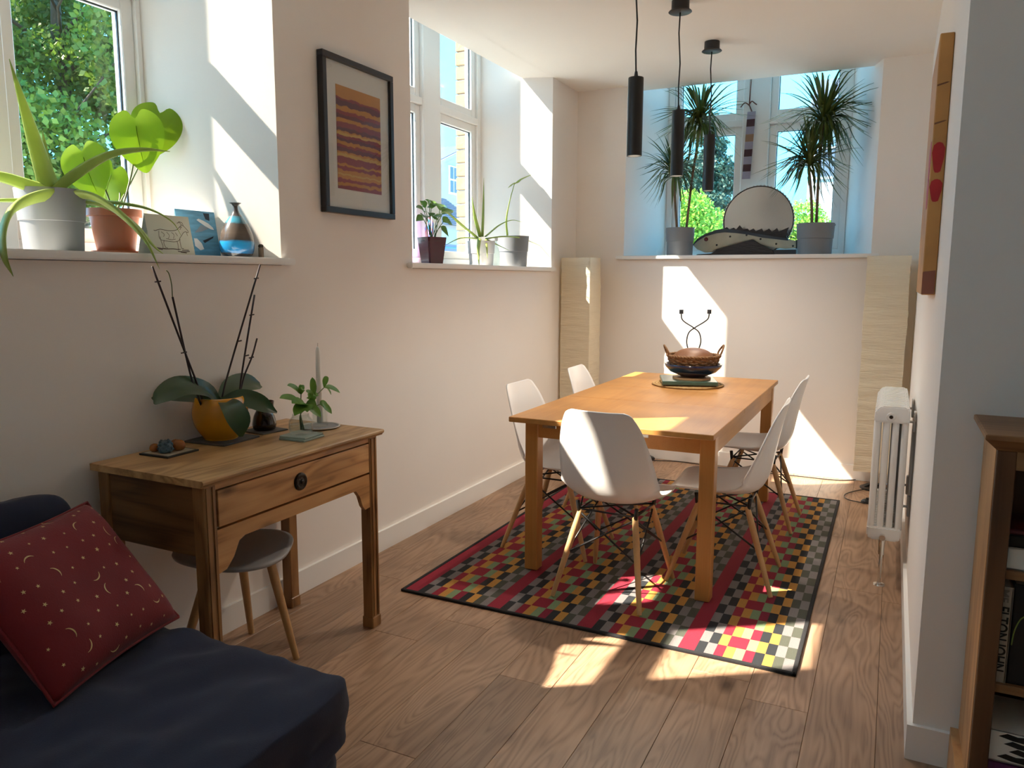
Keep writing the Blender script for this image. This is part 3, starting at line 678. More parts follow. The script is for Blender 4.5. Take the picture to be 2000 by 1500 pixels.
# red scatter cushion leaning on the back
cu = thing('scatter_cushion', 'red velvet cushion with gold moons and stars on the navy sofa', 'cushion', (-1.80, 1.2, 0.41))
A_ = Vector((-1.775, 1.452, 0.425)); B_ = Vector((-1.640, 0.985, 0.425)); C_ = Vector((-2.025, 1.372, 0.74))
eu = (B_-A_); ev = (C_-A_); S_ = 0.47
eu = eu.normalized(); ev = (ev-eu*ev.dot(eu)).normalized(); en = eu.cross(ev).normalized(); SV_ = 0.42
if en.dot(CAM-A_) < 0: en = -en
def cush(u, v, s):
    a, c_ = 2*u-1, 2*v-1
    pin = 0.055*(1-(1-a*a))*(1-c_*c_) , 0.055*(1-(1-c_*c_))*(1-a*a)
    a2 = a*(1-pin[0]); c2 = c_*(1-pin[1])
    th = 0.075*max(0.0, (1-a**4)*(1-c_**4))**0.6
    P_ = A_+eu*((a2+1)/2*S_)+ev*((c2+1)/2*SV_)
    w_ = 0.006*noise3((a*2, c_*2, s), 1.4, 4)*(1-a**4)*(1-c_**4)
    return P_+en*(s*th+w_)
b = MB()
for s in (1, -1): b.grid(lambda u, v: cush(u, v, s), 30, 30)
b.obj('cover', M_redvel, cu, smooth=True, doubles=0.0008)
b = MB(); loop = [cush(u, 0, 1) for u in np.linspace(0, 1, 20)]+[cush(1, v, 1) for v in np.linspace(0, 1, 20)][1:]+[cush(u, 1, 1) for u in np.linspace(1, 0, 20)][1:]+[cush(0, v, 1) for v in np.linspace(1, 0, 20)][1:]
b.tube(loop, 0.0045, 6, cap=False); b.obj('piping', M_redvel, cu, smooth=True)
def print_shape(b, u, v, pts2, rot, sc):
    o_ = cush(u, v, 1); e = 0.004; t1 = (cush(u+e, v, 1)-cush(u-e, v, 1)).normalized(); t2 = (cush(u, v+e, 1)-cush(u, v-e, 1)); nn = t1.cross(t2).normalized()
    if nn.dot(en) < 0: nn = -nn
    t2 = nn.cross(t1)
    b.poly([o_+nn*0.0012+(t1*(x*cos(rot)-y*sin(rot))+t2*(x*sin(rot)+y*cos(rot)))*sc for x, y in pts2])
star = [(cos(pi/2+k*pi/5)*(1 if k % 2 == 0 else 0.4), sin(pi/2+k*pi/5)*(1 if k % 2 == 0 else 0.4)) for k in range(10)]
moon = [(cos(t), sin(t)) for t in np.linspace(-1.15, 1.15, 11)]; moon += [(0.40+0.42*0+cos(t)*0.62-0.22+0.22*cos(t)*0, sin(t)*0.915) for t in np.linspace(1.38, -1.38, 11)][1:-1]
rc_ = random.Random(21); bs = MB(); N_ = 9
for i in range(N_):
    for j in range(N_):
        u = (i+0.5+rc_.uniform(-0.22, 0.22)+(0.5 if j % 2 else 0))/N_; v = (j+0.5+rc_.uniform(-0.2, 0.2))/N_
        if not 0.04 < u < 0.96: continue
        if (i*2+j*3) % 5 == 0: bmn = MB(); print_shape(bmn, u, v, moon, rc_.uniform(0, 6.28), 0.018); bmn.obj('moon_print', M_gold, cu)
        else: print_shape(bs, u, v, star, rc_.uniform(0, 6.28), rc_.uniform(0.004, 0.0072))
bs.obj('star_print', M_gold, cu, kind='stuff')

# ------------------------------------------------------------------ pendants
for i, (py_, lab) in enumerate(((3.43, 'black tube pendant lamp over the table end by the desk'), (4.18, 'black tube pendant lamp over the table middle'), (4.95, 'black tube pendant lamp over the table end by the far window'))):
    px_ = -1.085; t = thing('pendant_lamp', lab, 'lamp', (px_, py_, 1.93), group='black pendant lamps over the table')
    cy = py_-0.03
    b = MB(); b.lathe([(0, 2.748), (0.056, 2.748), (0.060, 2.751), (0.056, 2.756), (0.046, 2.760), (0.045, ZC), (0, ZC)], (px_, cy, 0), 32); b.obj('canopy', M_black, t, auto=40)
    b = MB(); b.tube([(px_, cy, 2.75), (px_-0.004, cy+0.004, 2.65), (px_+0.004, (cy+py_)/2, 2.5), (px_-0.003, py_-0.005, 2.38), (px_, py_, 2.27)], 0.0038, 8); b.obj('cord', M_black, t, smooth=True)
    b = MB(); b.lathe([(0.0, 2.292), (0.006, 2.292), (0.010, 2.266), (0.033, 2.266), (0.034, 2.262), (0.034, 1.930), (0.029, 1.930), (0.028, 1.95), (0.0, 1.952)], (px_, py_, 0), 32); tube_ = b.obj('tube_shade', M_black, t, auto=40)
    b = MB(); b.lathe([(0.0, 1.938), (0.024, 1.938), (0.027, 1.944), (0, 1.946)], (px_, py_, 0), 24); b.obj('bulb', emis('lamp_glow_%d' % i, (1.0, 0.86, 0.65, 1), 5.0), tube_)
    ld_ = bpy.data.lights.new('pendant_light', 'SPOT'); ld_.energy = 9.5; ld_.color = (1.0, 0.87, 0.72); ld_.spot_size = radians(150); ld_.spot_blend = 1.0; ld_.shadow_soft_size = 0.025
    lo_ = bpy.data.objects.new('pendant_light', ld_); C.objects.link(lo_); lo_.parent = t; lo_.location = (0, 0, -0.004)

# ------------------------------------------------------------------ paper floor lamps
def paper_lamp(label, x0, x1, y0, y1, z0, z1, seed):
    t = thing('paper_floor_lamp', label, 'lamp', ((x0+x1)/2, (y0+y1)/2, 0), group='tall paper floor lamps')
    cx, cy, hx, hy = (x0+x1)/2, (y0+y1)/2, (x1-x0)/2, (y1-y0)/2
    b = MB(); NZ = 150; NS = 9; ring = []
    for k in range(4):
        for i in range(NS):
            q = 2*i/NS-1; ring.append([(q, -1), (1, q), (-q, 1), (-1, -q)][k])
    V = []
    for j in range(NZ+1):
        z = z0+(z1-z0)*j/NZ; row = []
        for (a, c_) in ring:
            w_ = 0.0045*noise3((a*0.9+seed, c_*0.9, z*26), 1.0, seed)+0.006*noise3((a*0.6, c_*0.6, z*3.2), 1.0, seed+3)
            if abs(a) == 1 and abs(c_) == 1: w_ *= 0.6
            row.append(b.bm.verts.new((cx+a*(hx+w_), cy+c_*(hy+w_), z)))
        V.append(row)
    m_ = len(ring)
    for j in range(NZ):
        for i in range(m_): b.bm.faces.new([V[j][i], V[j][(i+1) % m_], V[j+1][(i+1) % m_], V[j+1][i]])
    b.obj('paper_shade', M_paper, t, auto=55)
    b = MB(); b.lathe([(0, 0), (0.085, 0), (0.085, 0.008), (0.012, 0.014), (0.008, 0.02), (0.008, 1.2), (0, 1.2)], (cx, cy, 0), 24); b.obj('stand', M_black, t, auto=40)
    for z in (z0+0.03, z1-0.03):
        for s_ in (-1, 1):
            b = MB(); b.tube([(cx-hx+.004, cy-s_*(hy-.004), z), (cx+hx-.004, cy+s_*(hy-.004), z+0.004*s_)], 0.002, 6); b.obj('shade_strut', M_black, t)
    return t
paper_lamp('tall square paper lamp in the corner below the middle window', -2.262, -2.030, 5.42, 5.65, 0.14, 1.540, 1.0)
paper_lamp('tall square paper lamp behind the radiator', -0.170, 0.082, 5.44, 5.69, 0.135, 1.535, 9.0)
# lamp cords and foot switches on the floor
def cord(label, pts, r=0.0032):
    b = MB(); b.tube([tuple(p) for p in cr(pts, 6)], r, 6); return b.obj('lamp_cord', M_black, None, smooth=True, label=label, cat='cord', group='lamp cords on the floor')
def fswitch(label, c, rz):
    t = thing('foot_switch', label, 'switch', (c[0], c[1], 0), rz, 'foot switches on the floor')
    b = MB(); b.lathe([(0, 0), (0.034, 0), (0.035, 0.012), (0.026, 0.022), (0, 0.024)], (0, 0, 0), 24, sx=1.25, sy=0.85); b.obj('housing', M_black, t, auto=50, world=False)
    b = MB(); b.lathe([(0, 0.022), (0.013, 0.022), (0.012, 0.032), (0, 0.033)], (0, 0, 0), 18); b.obj('button', M_black, t, auto=50, world=False)
fswitch('black foot switch on the floor behind the table', at(1268, 897, z=0.0), 0.2)
fswitch('black foot switch on the floor beside the radiator', at(1695, 982, z=0.0), 0.5)
cord('black lamp cord running along the back skirting board', [(-2.1, 5.45, 0.004), (-1.85, 5.60, 0.004), at(1275, 899, z=0.004), at(1330, 902, z=0.004), (-0.95, 5.66, 0.004), at(1560, 930, z=0.004), at(1640, 938, z=0.004), at(1700, 936, z=0.004), (-0.02, 5.6, 0.004)])
cord('black lamp cord looping onto the floor beside the rug corner', [(-0.03, 5.55, 0.006), at(1680, 957, z=0.006), at(1651, 965, z=0.006), at(1655, 975, z=0.006), at(1690, 983, z=0.006)])

pa = at(1702, 952, z=0.0); ad_ = thing('power_adapter', 'flat black power adapter on the floor behind the radiator', 'adapter', pa, 0.3)
b = MB(); b.prism([(-0.06, 0), (0.05, 0), (0.05, 0.026), (-0.02, 0.026), (-0.06, 0.008)], -0.02, 0.02, 'y'); b.obj('housing', M_black, ad_, world=False)
b = MB(); b.tube([tuple(v) for v in cr([(0.05, 0, 0.012), (0.09, 0.03, 0.006), (0.10, 0.12, 0.005)], 5)], 0.003, 6); b.obj('lead', M_black, ad_, world=False)

# ------------------------------------------------------------------ radiator
rd = thing('column_radiator', 'white four-column radiator on the right wall', 'radiator', (0.025, 4.15, 0))
rx0, rx1, ry0_, rz0, rz1 = -0.047, 0.097, 3.785, 0.205, 0.825
b = MB(); cxs = [rx0+0.016+i*((rx1-rx0-0.032)/3) for i in range(4)]
for cx_ in cxs: b.tube([(cx_, 0, rz0+0.03), (cx_, 0, rz1-0.03)], 0.0145, 12, cap=False, flat=1.0)
for z0, z1, up in ((rz0, rz0+0.062, 0), (rz1-0.075, rz1, 1)):
    if up: pts = [(rx0, z0), (rx1, z0), (rx1, z1-0.012), (rx1-0.012, z1), (rx0+0.030, z1), (rx0+0.006, z1-0.022)]
    else: pts = [(rx0, z1), (rx0, z0+0.014), (rx0+0.018, z0), (rx1-0.018, z0), (rx1, z0+0.014), (rx1, z1)]
    m2 = MB(); m2.prism(pts, -0.0215, 0.0215, 'y'); bmesh.ops.bevel(m2.bm, geom=m2.bm.edges[:], offset=0.007, segments=2, affect='EDGES')
    tmp = bpy.data.meshes.new('t'); m2.bm.to_mesh(tmp); m2.bm.free(); b.bm.from_mesh(tmp); bpy.data.meshes.remove(tmp)
sec = b.mesh('section', True); sec.set_sharp_from_angle(angle=radians(50)); sec.materials.append(M_rad)
for i in range(16):
    o = bpy.data.objects.new('section', sec); C.objects.link(o); o.parent = rd; o.location = Vector((0, ry0_+0.0215+i*0.0455, 0))-rd.location
def ycyl(b_, x, z, y0, y1, r0, r1=None): b_.tube([(x, y0, z), (x, y1, z)], [r0, r1 or r0], 20)
b = MB(); ycyl(b, 0.022, rz1-0.045, ry0_-0.012, ry0_+0.004, 0.017, 0.020); pl = b.obj('end_plug', M_rad, rd, auto=40)
b = MB(); ycyl(b, 0.022, rz1-0.045, ry0_-0.016, ry0_-0.010, 0.008); b.obj('bleed_valve', M_bronze, pl, auto=40)
b = MB(); b.tube([(0.020, ry0_-0.012, 0.0), (0.020, ry0_-0.012, 0.15)], 0.0075, 14); b.tube([(0.020, ry0_-0.012, 0.145), (0.020, ry0_-0.012, 0.225)], [0.012, 0.014], 14); ycyl(b, 0.020, 0.225, ry0_-0.026, ry0_+0.004, 0.013)
b.lathe([(0, 0), (0.026, 0), (0.024, 0.005), (0.010, 0.008), (0.009, 0.012), (0, 0.012)], (0.020, ry0_-0.012, 0), 24); b.obj('supply_pipe', M_chrome, rd, auto=40)
for (y_, z_) in ((3.93, 0.74), (4.35, 0.74), (3.93, 0.34), (4.35, 0.34)):
    b = MB(); b.tube([(rx1-0.005, y_, z_), (XR-0.004, y_, z_)], 0.006, 10); b.box(XR-0.012, XR-0.001, y_-0.018, y_+0.018, z_-0.045, z_+0.05, 0.003, 1); b.obj('wall_bracket', M_rad, rd)
#@@PART3
def pdist(p): return (Vector(p)-CAM).dot(_F)
def rpx(wpx, p): return 0.5*wpx*pdist(p)/F_PX          # half width in metres of something wpx pixels wide at p
def ribbon(b, pts, w, up=Vector((0, 0, 1)), fold=0.25, n=5, nc=4, mi=0):
    """leaf blade along a spine; w = half widths at the given points; folded along the midrib"""
    S = cr([(*p, w[i]) for i, p in enumerate(pts)], n); P = [Vector(q[:3]) for q in S]; rows = []
    for i, p in enumerate(P):
        t = (P[min(i+1, len(P)-1)]-P[max(i-1, 0)]).normalized(); s = t.cross(up)
        s = s.normalized() if s.length > 1e-4 else Vector((1, 0, 0)); nn = s.cross(t).normalized(); hw = max(S[i][3], 0.0004)
        rows.append([b.bm.verts.new(p+s*(hw*(2*k/nc-1))+nn*(hw*fold*abs(2*k/nc-1))) for k in range(nc+1)])
    for a, c_ in zip(rows, rows[1:]):
        for k in range(nc):
            f = b.bm.faces.new([a[k], a[k+1], c_[k+1], c_[k]]); f.material_index = mi
    return b
def leaf(parent, pts, w, mtl, up=Vector((0, 0, 1)), fold=0.25, name='leaf', **k):
    b = MB(); ribbon(b, pts, w, up, fold); return b.obj(name, mtl, parent, smooth=True, recalc=False, **k)
def fleshy(parent, pts, r, mtl, flat=0.4, name='leaf'):
    S = cr([(*p, r[i]) for i, p in enumerate(pts)], 6); b = MB()
    b.tube([q[:3] for q in S], [max(float(q[3]), 0.0008) for q in S], 8, flat=flat); return b.obj(name, mtl, parent, smooth=True)
def pot(parent, c, rt, rb, h, mtl, band=None, name='pot', rim=0.0, soil=True):
    pr = [(0, 0), (rb*0.96, 0), (rb, 0.004)]
    if band: q = rb+(rt-rb)*band; pr += [(q-0.003, h*band-0.002), (q+0.001, h*band)]
    if rim: pr += [(rb+(rt-rb)*0.84, h*0.82), (rt+rim, h*0.83), (rt+rim, h)]
    else: pr += [(rt, h)]
    pr += [(rt-0.006, h), (rt-0.010, h*0.86), (0, h*0.86)]
    b = MB(); b.lathe(pr, c, 40); o = b.obj(name, mtl, parent, auto=35)
    if soil: b = MB(); b.lathe([(0, h*0.875), (rt-0.0105, h*0.865), (rt-0.0105, h*0.86)], c, 28); b.obj('soil', M_soil, parent)
    return o

# ------------------------------------------------------------------ framed print on the left wall
fp = thing('framed_print', 'black framed print of orange and crimson bands on left wall', 'picture', (XL+0.015, 2.98, 1.675))
y0, y1, z0, z1, xf = 2.722, 3.243, 1.672, 2.352, XL+0.034; fw = 0.026
b = MB(); b.box(XL+0.001, xf, y0, y1, z0, z0+fw, 0.002, 1); b.box(XL+0.001, xf, y0, y1, z1-fw, z1, 0.002, 1); b.box(XL+0.001, xf, y0, y0+fw, z0+fw, z1-fw, 0.002, 1); b.box(XL+0.001, xf, y1-fw, y1, z0+fw, z1-fw, 0.002, 1)
b.obj('frame', mat('black_frame', (0.014, 0.014, 0.018, 1), 0.35, var=0.1), fp)
b = MB(); b.box(XL+0.004, XL+0.018, y0+fw, y1-fw, z0+fw, z1-fw); b.obj('mount_board', mat('mount_card', (0.78, 0.74, 0.71, 1), 0.8, var=0.01), fp)
q0, q1 = at(655.5, 163, x=XL+0.02), at(745.5, 381, x=XL+0.02)
m, t, p = base('banded_print'); N = t.nodes; L = t.links
tc = N.new('ShaderNodeTexCoord'); sx = N.new('ShaderNodeSeparateXYZ'); L.new(tc.outputs['Object'], sx.inputs[0])
nz = N.new('ShaderNodeTexNoise'); nz.inputs['Scale'].default_value = 22; nz.inputs['Detail'].default_value = 6; L.new(tc.outputs['Object'], nz.inputs['Vector'])
ma = N.new('ShaderNodeMath'); ma.operation = 'MULTIPLY_ADD'; ma.inputs[1].default_value = 0.035; L.new(nz.outputs['Fac'], ma.inputs[0]); L.new(sx.outputs['Z'], ma.inputs[2])
zz0 = q1.z-fp.location.z; zz1 = q0.z-fp.location.z
mr = N.new('ShaderNodeMapRange'); mr.inputs[1].default_value = zz0+0.017; mr.inputs[2].default_value = zz1+0.017; L.new(ma.outputs[0], mr.inputs[0])
rp_ = N.new('ShaderNodeValToRGB'); rp_.color_ramp.interpolation = 'CONSTANT'; el = rp_.color_ramp.elements
OR, CR_, DK, LT = (0.56, 0.22, 0.018, 1), (0.27, 0.020, 0.026, 1), (0.13, 0.012, 0.026, 1), (0.64, 0.36, 0.08, 1)
bands = [(0, CR_), (.035, OR), (.07, CR_), (.105, OR), (.135, LT), (.15, OR), (.19, CR_), (.225, OR), (.25, CR_), (.315, LT), (.345, OR), (.365, DK), (.405, CR_), (.43, OR), (.465, DK), (.50, CR_), (.525, LT), (.55, OR), (.565, DK), (.60, CR_), (.655, OR), (.69, DK), (.73, CR_), (.765, OR), (.805, DK), (.86, CR_), (.885, OR)]
el[0].position, el[0].color = bands[0]; el[1].position, el[1].color = bands[-1]
for po, c_ in bands[1:-1]: e = el.new(po); e.color = c_
L.new(mr.outputs[0], rp_.inputs['Fac']); L.new(rp_.outputs[0], p.inputs['Base Color']); p.inputs['Roughness'].default_value = 0.6
b = MB(); b.box(XL+0.017, XL+0.020, q0.y, q1.y, q1.z, q0.z); b.obj('print', m, fp)
b = MB(); b.box(XL+0.027, XL+0.028, y0+fw-0.002, y1-fw+0.002, z0+fw-0.002, z1-fw+0.002); b.obj('glazing', M_pane, fp)

# ------------------------------------------------------------------ painted panel on the right wall
M_panel = mat('ochre_painted_canvas', (0.50, 0.25, 0.075, 1), 0.6, var=0.35, vscale=5)
pp = thing('painted_panel', 'deep ochre canvas with red blooms on the right wall', 'picture', (0.105, 3.4, 1.334))
px0, px1, py0, py1, pz0, pz1 = 0.083, XR-0.001, 3.07, 3.72, 1.334, 2.205
b = MB(); b.box(px0, px1, py0, py1, pz0, pz1, 0.003, 1); b.obj('canvas', M_panel, pp)
M_bloom = mat('red_paint', (0.42, 0.015, 0.02, 1), 0.6, var=0.3, vscale=20); M_brn = mat('brown_paint', (0.16, 0.06, 0.025, 1), 0.6, var=0.2)
for zc_, hh in ((1.80, 0.06), (1.69, 0.045)):
    b = MB(); pts = [(px0+0.021+0.018*cos(a)*(1+0.2*sin(3*a)), zc_+hh*sin(a)*(1+0.15*cos(2*a))) for a in np.linspace(0, 2*pi, 14)[:-1]]; b.prism(pts, py0-0.0008, py0+0.001, 'y'); b.obj('red_bloom', M_bloom, pp)
    b = MB(); pts = [(py0+0.12+0.10*cos(a)*(1+0.2*sin(3*a)), zc_+hh*1.2*sin(a)) for a in np.linspace(0, 2*pi, 18)[:-1]]; b.prism(pts, px0-0.0008, px0+0.001, 'x'); b.obj('red_bloom', M_bloom, pp)
for zc_ in (2.04, 1.915):
    b = MB(); b.prism([(px0+0.002, zc_-0.006), (px0+0.03, zc_+0.002), (px1-0.004, zc_+0.006), (px0+0.03, zc_+0.007), (px0+0.002, zc_)], py0-0.0008, py0+0.001, 'y'); b.obj('brush_line', M_brn, pp)
b = MB(); b.prism([(px0+0.001, pz0+0.003), (px1-0.003, pz0+0.003), (px1-0.003, pz0+0.085), (px0+0.001, pz0+0.08)], py0-0.0006, py0+0.001, 'y'); b.obj('maroon_band', mat('maroon_paint', (0.26, 0.09, 0.055, 1), 0.6), pp)

# ------------------------------------------------------------------ window 1 sill
XS = -2.52
pc = at(107, 494, x=XS); pc.z = ZS; r_ = rpx(123, pc)
al = thing('aloe_plant', 'large arching aloe in a big grey pot on near sill', 'plant', pc)
pot(al, pc, r_, r_*0.84, 0.205, M_greypot, band=0.5)
A1 = lambda px, py, x: at(px, py, x=x)
for spec in (
    ([(100, 378, -2.52), (78, 310, -2.51), (52, 225, -2.50), (18, 115, -2.48)], [0.036, 0.031, 0.019, 0.001]),
    ([(103, 375, -2.54), (92, 320, -2.56), (83, 255, -2.58)], [0.020, 0.014, 0.001]),
    ([(92, 378, -2.55), (88, 330, -2.58), (50, 205, -2.62)], [0.02, 0.012, 0.001]),
    ([(105, 380, -2.52), (55, 362, -2.50), (0, 345, -2.48), (-60, 340, -2.46)], [0.020, 0.020, 0.016, 0.008]),
    ([(110, 372, -2.50), (155, 335, -2.46), (215, 302, -2.42), (280, 292, -2.39), (332, 296, -2.37)], [0.016, 0.018, 0.013, 0.007, 0.001]),
    ([(125, 382, -2.50), (80, 383, -2.42), (28, 405, -2.34), (5, 450, -2.27), (8, 500, -2.22), (26, 540, -2.20)], [0.026, 0.029, 0.029, 0.024, 0.015, 0.001]),
    ([(115, 384, -2.48), (175, 382, -2.40), (232, 415, -2.32), (283, 468, -2.25), (312, 526, -2.21)], [0.026, 0.029, 0.029, 0.018, 0.001]),
    ([(140, 392, -2.50), (205, 402, -2.42), (262, 438, -2.35), (300, 480, -2.30), (322, 498, -2.28)], [0.022, 0.024, 0.020, 0.010, 0.001]),
    ([(150, 393, -2.52), (225, 396, -2.44), (290, 408, -2.38), (335, 432, -2.34), (354, 460, -2.33)], [0.016, 0.018, 0.012, 0.006, 0.001]),
    ([(100, 388, -2.50), (45, 391, -2.42), (-10, 392, -2.36), (-60, 400, -2.3)], [0.018, 0.018, 0.014, 0.008])):
    fleshy(al, [A1(107, 396, -2.52)]+[A1(*q) for q in spec[0]], [0.010]+spec[1], M_aloe, 0.36)

pc = at(228, 495, x=-2.60); pc.z = ZS; r_ = rpx(97, pc)
mo = thing('heart_leaf_plant', 'heart-leaved plant in a terracotta pot on near sill', 'plant', pc)
pot(mo, pc+Vector((0, 0, 0.012)), r_*0.94, r_*0.70, 0.155, M_terra, rim=0.007)
b = MB(); b.lathe([(0, 0), (r_*0.80, 0), (r_*0.92, 0.016), (r_*0.89, 0.016), (r_*0.76, 0.006), (0, 0.006)], pc, 36); b.obj('saucer', M_terra, mo, auto=40)
def heart(parent, c, size, facing, roll, lean=0.25, name='leaf'):
    """heart-shaped leaf, tip down, facing a direction; c = middle of the blade"""
    f = Vector(facing).normalized(); up = (Vector((0, 0, 1))-f*f.z).normalized(); rt = up.cross(f)
    r2 = rt*cos(roll)+up*sin(roll); u2 = up*cos(roll)-rt*sin(roll); b = MB(); n = 72; rings = []
    ct = b.bm.verts.new(c+u2*size*0.28)
    for s_ in (0.33, 0.66, 1.0):
        row = []
        for k in range(n):
            a = 2*pi*k/n; e_ = 1-0.42*math.exp(-(min(a, 2*pi-a)/0.17)**2); x = 0.94*sin(a)*(1.0+0.10*cos(a)); y = (0.92*cos(a)*e_ if cos(a) > 0 else 1.02*cos(a)-0.22*max(0, -cos(a))**14)
            X, Y = x*s_, (y-0.28)*s_+0.28
            row.append(b.bm.verts.new(c+r2*(X*size*0.95)+u2*(Y*size)+f*(size*(0.10*abs(X)-0.20*(Y-0.3)**2-0.10*X*X))))
        rings.append(row)
    for k in range(n): b.bm.faces.new([ct, rings[0][k], rings[0][(k+1) % n]])
    for a_, c_ in zip(rings, rings[1:]):
        for k in range(n): b.bm.faces.new([a_[k], c_[k], c_[(k+1) % n], a_[(k+1) % n]])
    o = b.obj(name, M_monst, parent, smooth=True)
    rb = MB(); rb.tube([c+u2*size*0.28+f*0.001, c-u2*size*0.1+f*(-0.03*size+0.001), c-u2*size*0.6+f*(-0.16*size+0.001), c-u2*size*0.95+f*(-0.31*size+0.001)], [0.0016, 0.0013, 0.001, 0.0005], 5); rb.obj('midrib', M_monst, o)
    return c+u2*size*0.3
tops = []
top0 = pc+Vector((0, 0, 0.15))
for (px, py, x_, w_, fac, ro) in ((268, 262, -2.58, 112, (0.6, -0.75, 0.1), 0.12), (305, 245, -2.69, 104, (0.75, -0.6, 0.25), -0.30), (167, 322, -2.64, 104, (0.45, -0.85, 0.1), 0.25), (213, 352, -2.69, 84, (0.4, -0.9, -0.1), -0.5)):
    c_ = at(px, py, x=x_); q = heart(mo, c_, rpx(w_, c_), fac, ro)
    b = MB(); s_ = top0+Vector((rt.uniform(-.02, .02), rt.uniform(-.02, .02), -0.03)); fv = Vector(fac).normalized(); md_ = s_.lerp(q, 0.6)-fv*0.05; q = q-fv*0.006
    b.tube([tuple(v) for v in cr([s_, md_, q], 6)], 0.0035, 7); b.obj('petiole', M_stem, mo, smooth=True)

def card(name, label, pxl, pxr, pyt, x, lean, mtl):
    """folded greetings card standing on the sill: front leaf, back leaf"""
    a, c_ = at(pxl, 498, x=x), at(pxr, 498, x=x); h = at((pxl+pxr)/2, pyt, x=x).z-ZS
    d = Vector((c_.x-a.x, c_.y-a.y, 0)); wd = d.length; d.normalize(); rz = math.atan2(d.y, d.x)
    root = thing(name, label, 'card', (a.x, a.y, ZS), rz)
    b = MB(); b.prism([(0.0, 0.0), (0.0012, 0), (0.0012+lean, h), (lean, h)], 0, wd, 'x'); b.obj('front_leaf', mtl, root, world=False)
    b = MB(); b.prism([(0.075, 0.0), (0.0762, 0), (0.0012+lean, h), (lean, h)], 0, wd, 'x'); b.obj('back_leaf', M_card, root, world=False)
    return root, wd, h, lean
M_card = mat('card_stock', (0.78, 0.76, 0.70, 1), 0.7, var=0.02); M_cream = mat('cream_card', (0.52, 0.50, 0.40, 1), 0.75, var=0.05)
M_ink = mat('brown_ink', (0.10, 0.065, 0.05, 1), 0.8, var=0.2)
def flat_line(b, pts, w, lean, h, off=0.0006):
    """line drawn on a card front: (x, z) points in card coordinates"""
    P = [Vector((x, lean*z/h-off, z)) for x, z in pts]
    for p_, q_ in zip(P, P[1:]):
        t_ = (q_-p_); t_ = t_.normalized() if t_.length > 0 else Vector((1, 0, 0)); s_ = Vector((-t_.z, 0, t_.x))*w
        b.poly([p_-s_, q_-s_, q_+s_, p_+s_])
root, wd, h, ln = card('goat_card', 'cream card with an ink drawing of a goat on near sill', 297, 382, 420, -2.44, 0.03, M_cream)
G = lambda x, z: (x*wd, z*h)
for nm, strokes, w_ in (
    ('body_outline', [[(.22, .62), (.30, .64), (.45, .62), (.60, .63), (.68, .66)], [(.25, .60), (.23, .45), (.27, .38), (.40, .36), (.55, .35), (.66, .38), (.71, .46)], [(.68, .66), (.74, .72), (.80, .73)], [(.71, .46), (.76, .52), (.80, .58)]], 0.0009),
    ('head', [[(.74, .72), (.80, .78), (.86, .74), (.93, .64), (.92, .60), (.86, .62), (.80, .58)], [(.88, .60), (.90, .52)], [(.80, .78), (.76, .84), (.70, .82)], [(.84, .76), (.82, .84), (.74, .86)], [(.78, .72), (.74, .66)]], 0.0009),
    ('legs', [[(.25, .46), (.26, .34), (.28, .24), (.27, .18), (.33, .18)], [(.33, .38), (.31, .30), (.34, .20), (.38, .19)], [(.62, .37), (.63, .26), (.62, .18), (.68, .17)], [(.70, .44), (.69, .32), (.70, .20), (.75, .19)]], 0.0011),
    ('tail', [[(.22, .62), (.17, .60), (.14, .61)]], 0.0010),
    ('ground_shading', [[(.12, .19), (.30, .165), (.50, .175), (.64, .16)], [(.60, .12), (.75, .11), (.88, .13)], [(.66, .10), (.80, .085)], [(.14, .16), (.26, .15)], [(.70, .15), (.86, .155)]], 0.0016),
    ('fleece_shading', [[(.30, .58), (.36, .52), (.33, .46)], [(.42, .58), (.47, .50), (.43, .42)], [(.53, .58), (.58, .52), (.55, .43)], [(.62, .58), (.66, .50)], [(.38, .42), (.50, .40), (.60, .42)]], 0.0008)):
    b = MB()
    for s_ in strokes: flat_line(b, cr([G(*q) for q in s_], 3) if len(s_) > 2 else [G(*q) for q in s_], w_, ln, h)
    b.obj(nm, M_ink, root, world=False, kind='stuff')
M_sea = mat('sea_print', (0.12, 0.34, 0.52, 1), 0.45, var=0.45, vscale=30, stretch=(0.5, 1, 3))
root, wd, h, ln = card('seabird_card', 'blue card with swimming seabirds behind the goat card', 356, 432, 411, -2.50, 0.03, M_sea)
def blob(nm, pts, mtl, off):
    b = MB(); b.poly([Vector((x*wd, ln*z-off, z*h)) for x, z in pts]); b.obj(nm, mtl, root, world=False)
M_wbird = mat('bird_white', (0.75, 0.75, 0.74, 1), 0.6); M_dbird = mat('bird_dark', (0.02, 0.03, 0.05, 1), 0.6)
blob('dark_wing', [(.70, .96), (.86, .96), (.84, .80), (.74, .83)], M_dbird, 0.0007)
blob('bird_body', [(.50, .80), (.56, .83), (.66, .80), (.80, .74), (.90, .66), (.92, .61), (.84, .62), (.70, .68), (.58, .75)], M_wbird, 0.0010)
blob('grey_wing', [(.40, .52), (.60, .70), (.80, .64), (.60, .56)], mat('bird_grey', (0.22, 0.28, 0.33, 1), 0.6), 0.0008)
blob('bird_body', [(.36, .40), (.44, .40), (.54, .30), (.58, .18), (.48, .15), (.36, .24)], M_wbird, 0.0010)
blob('dark_wing', [(.58, .36), (.88, .47), (.86, .43), (.62, .31)], M_dbird, 0.0011)

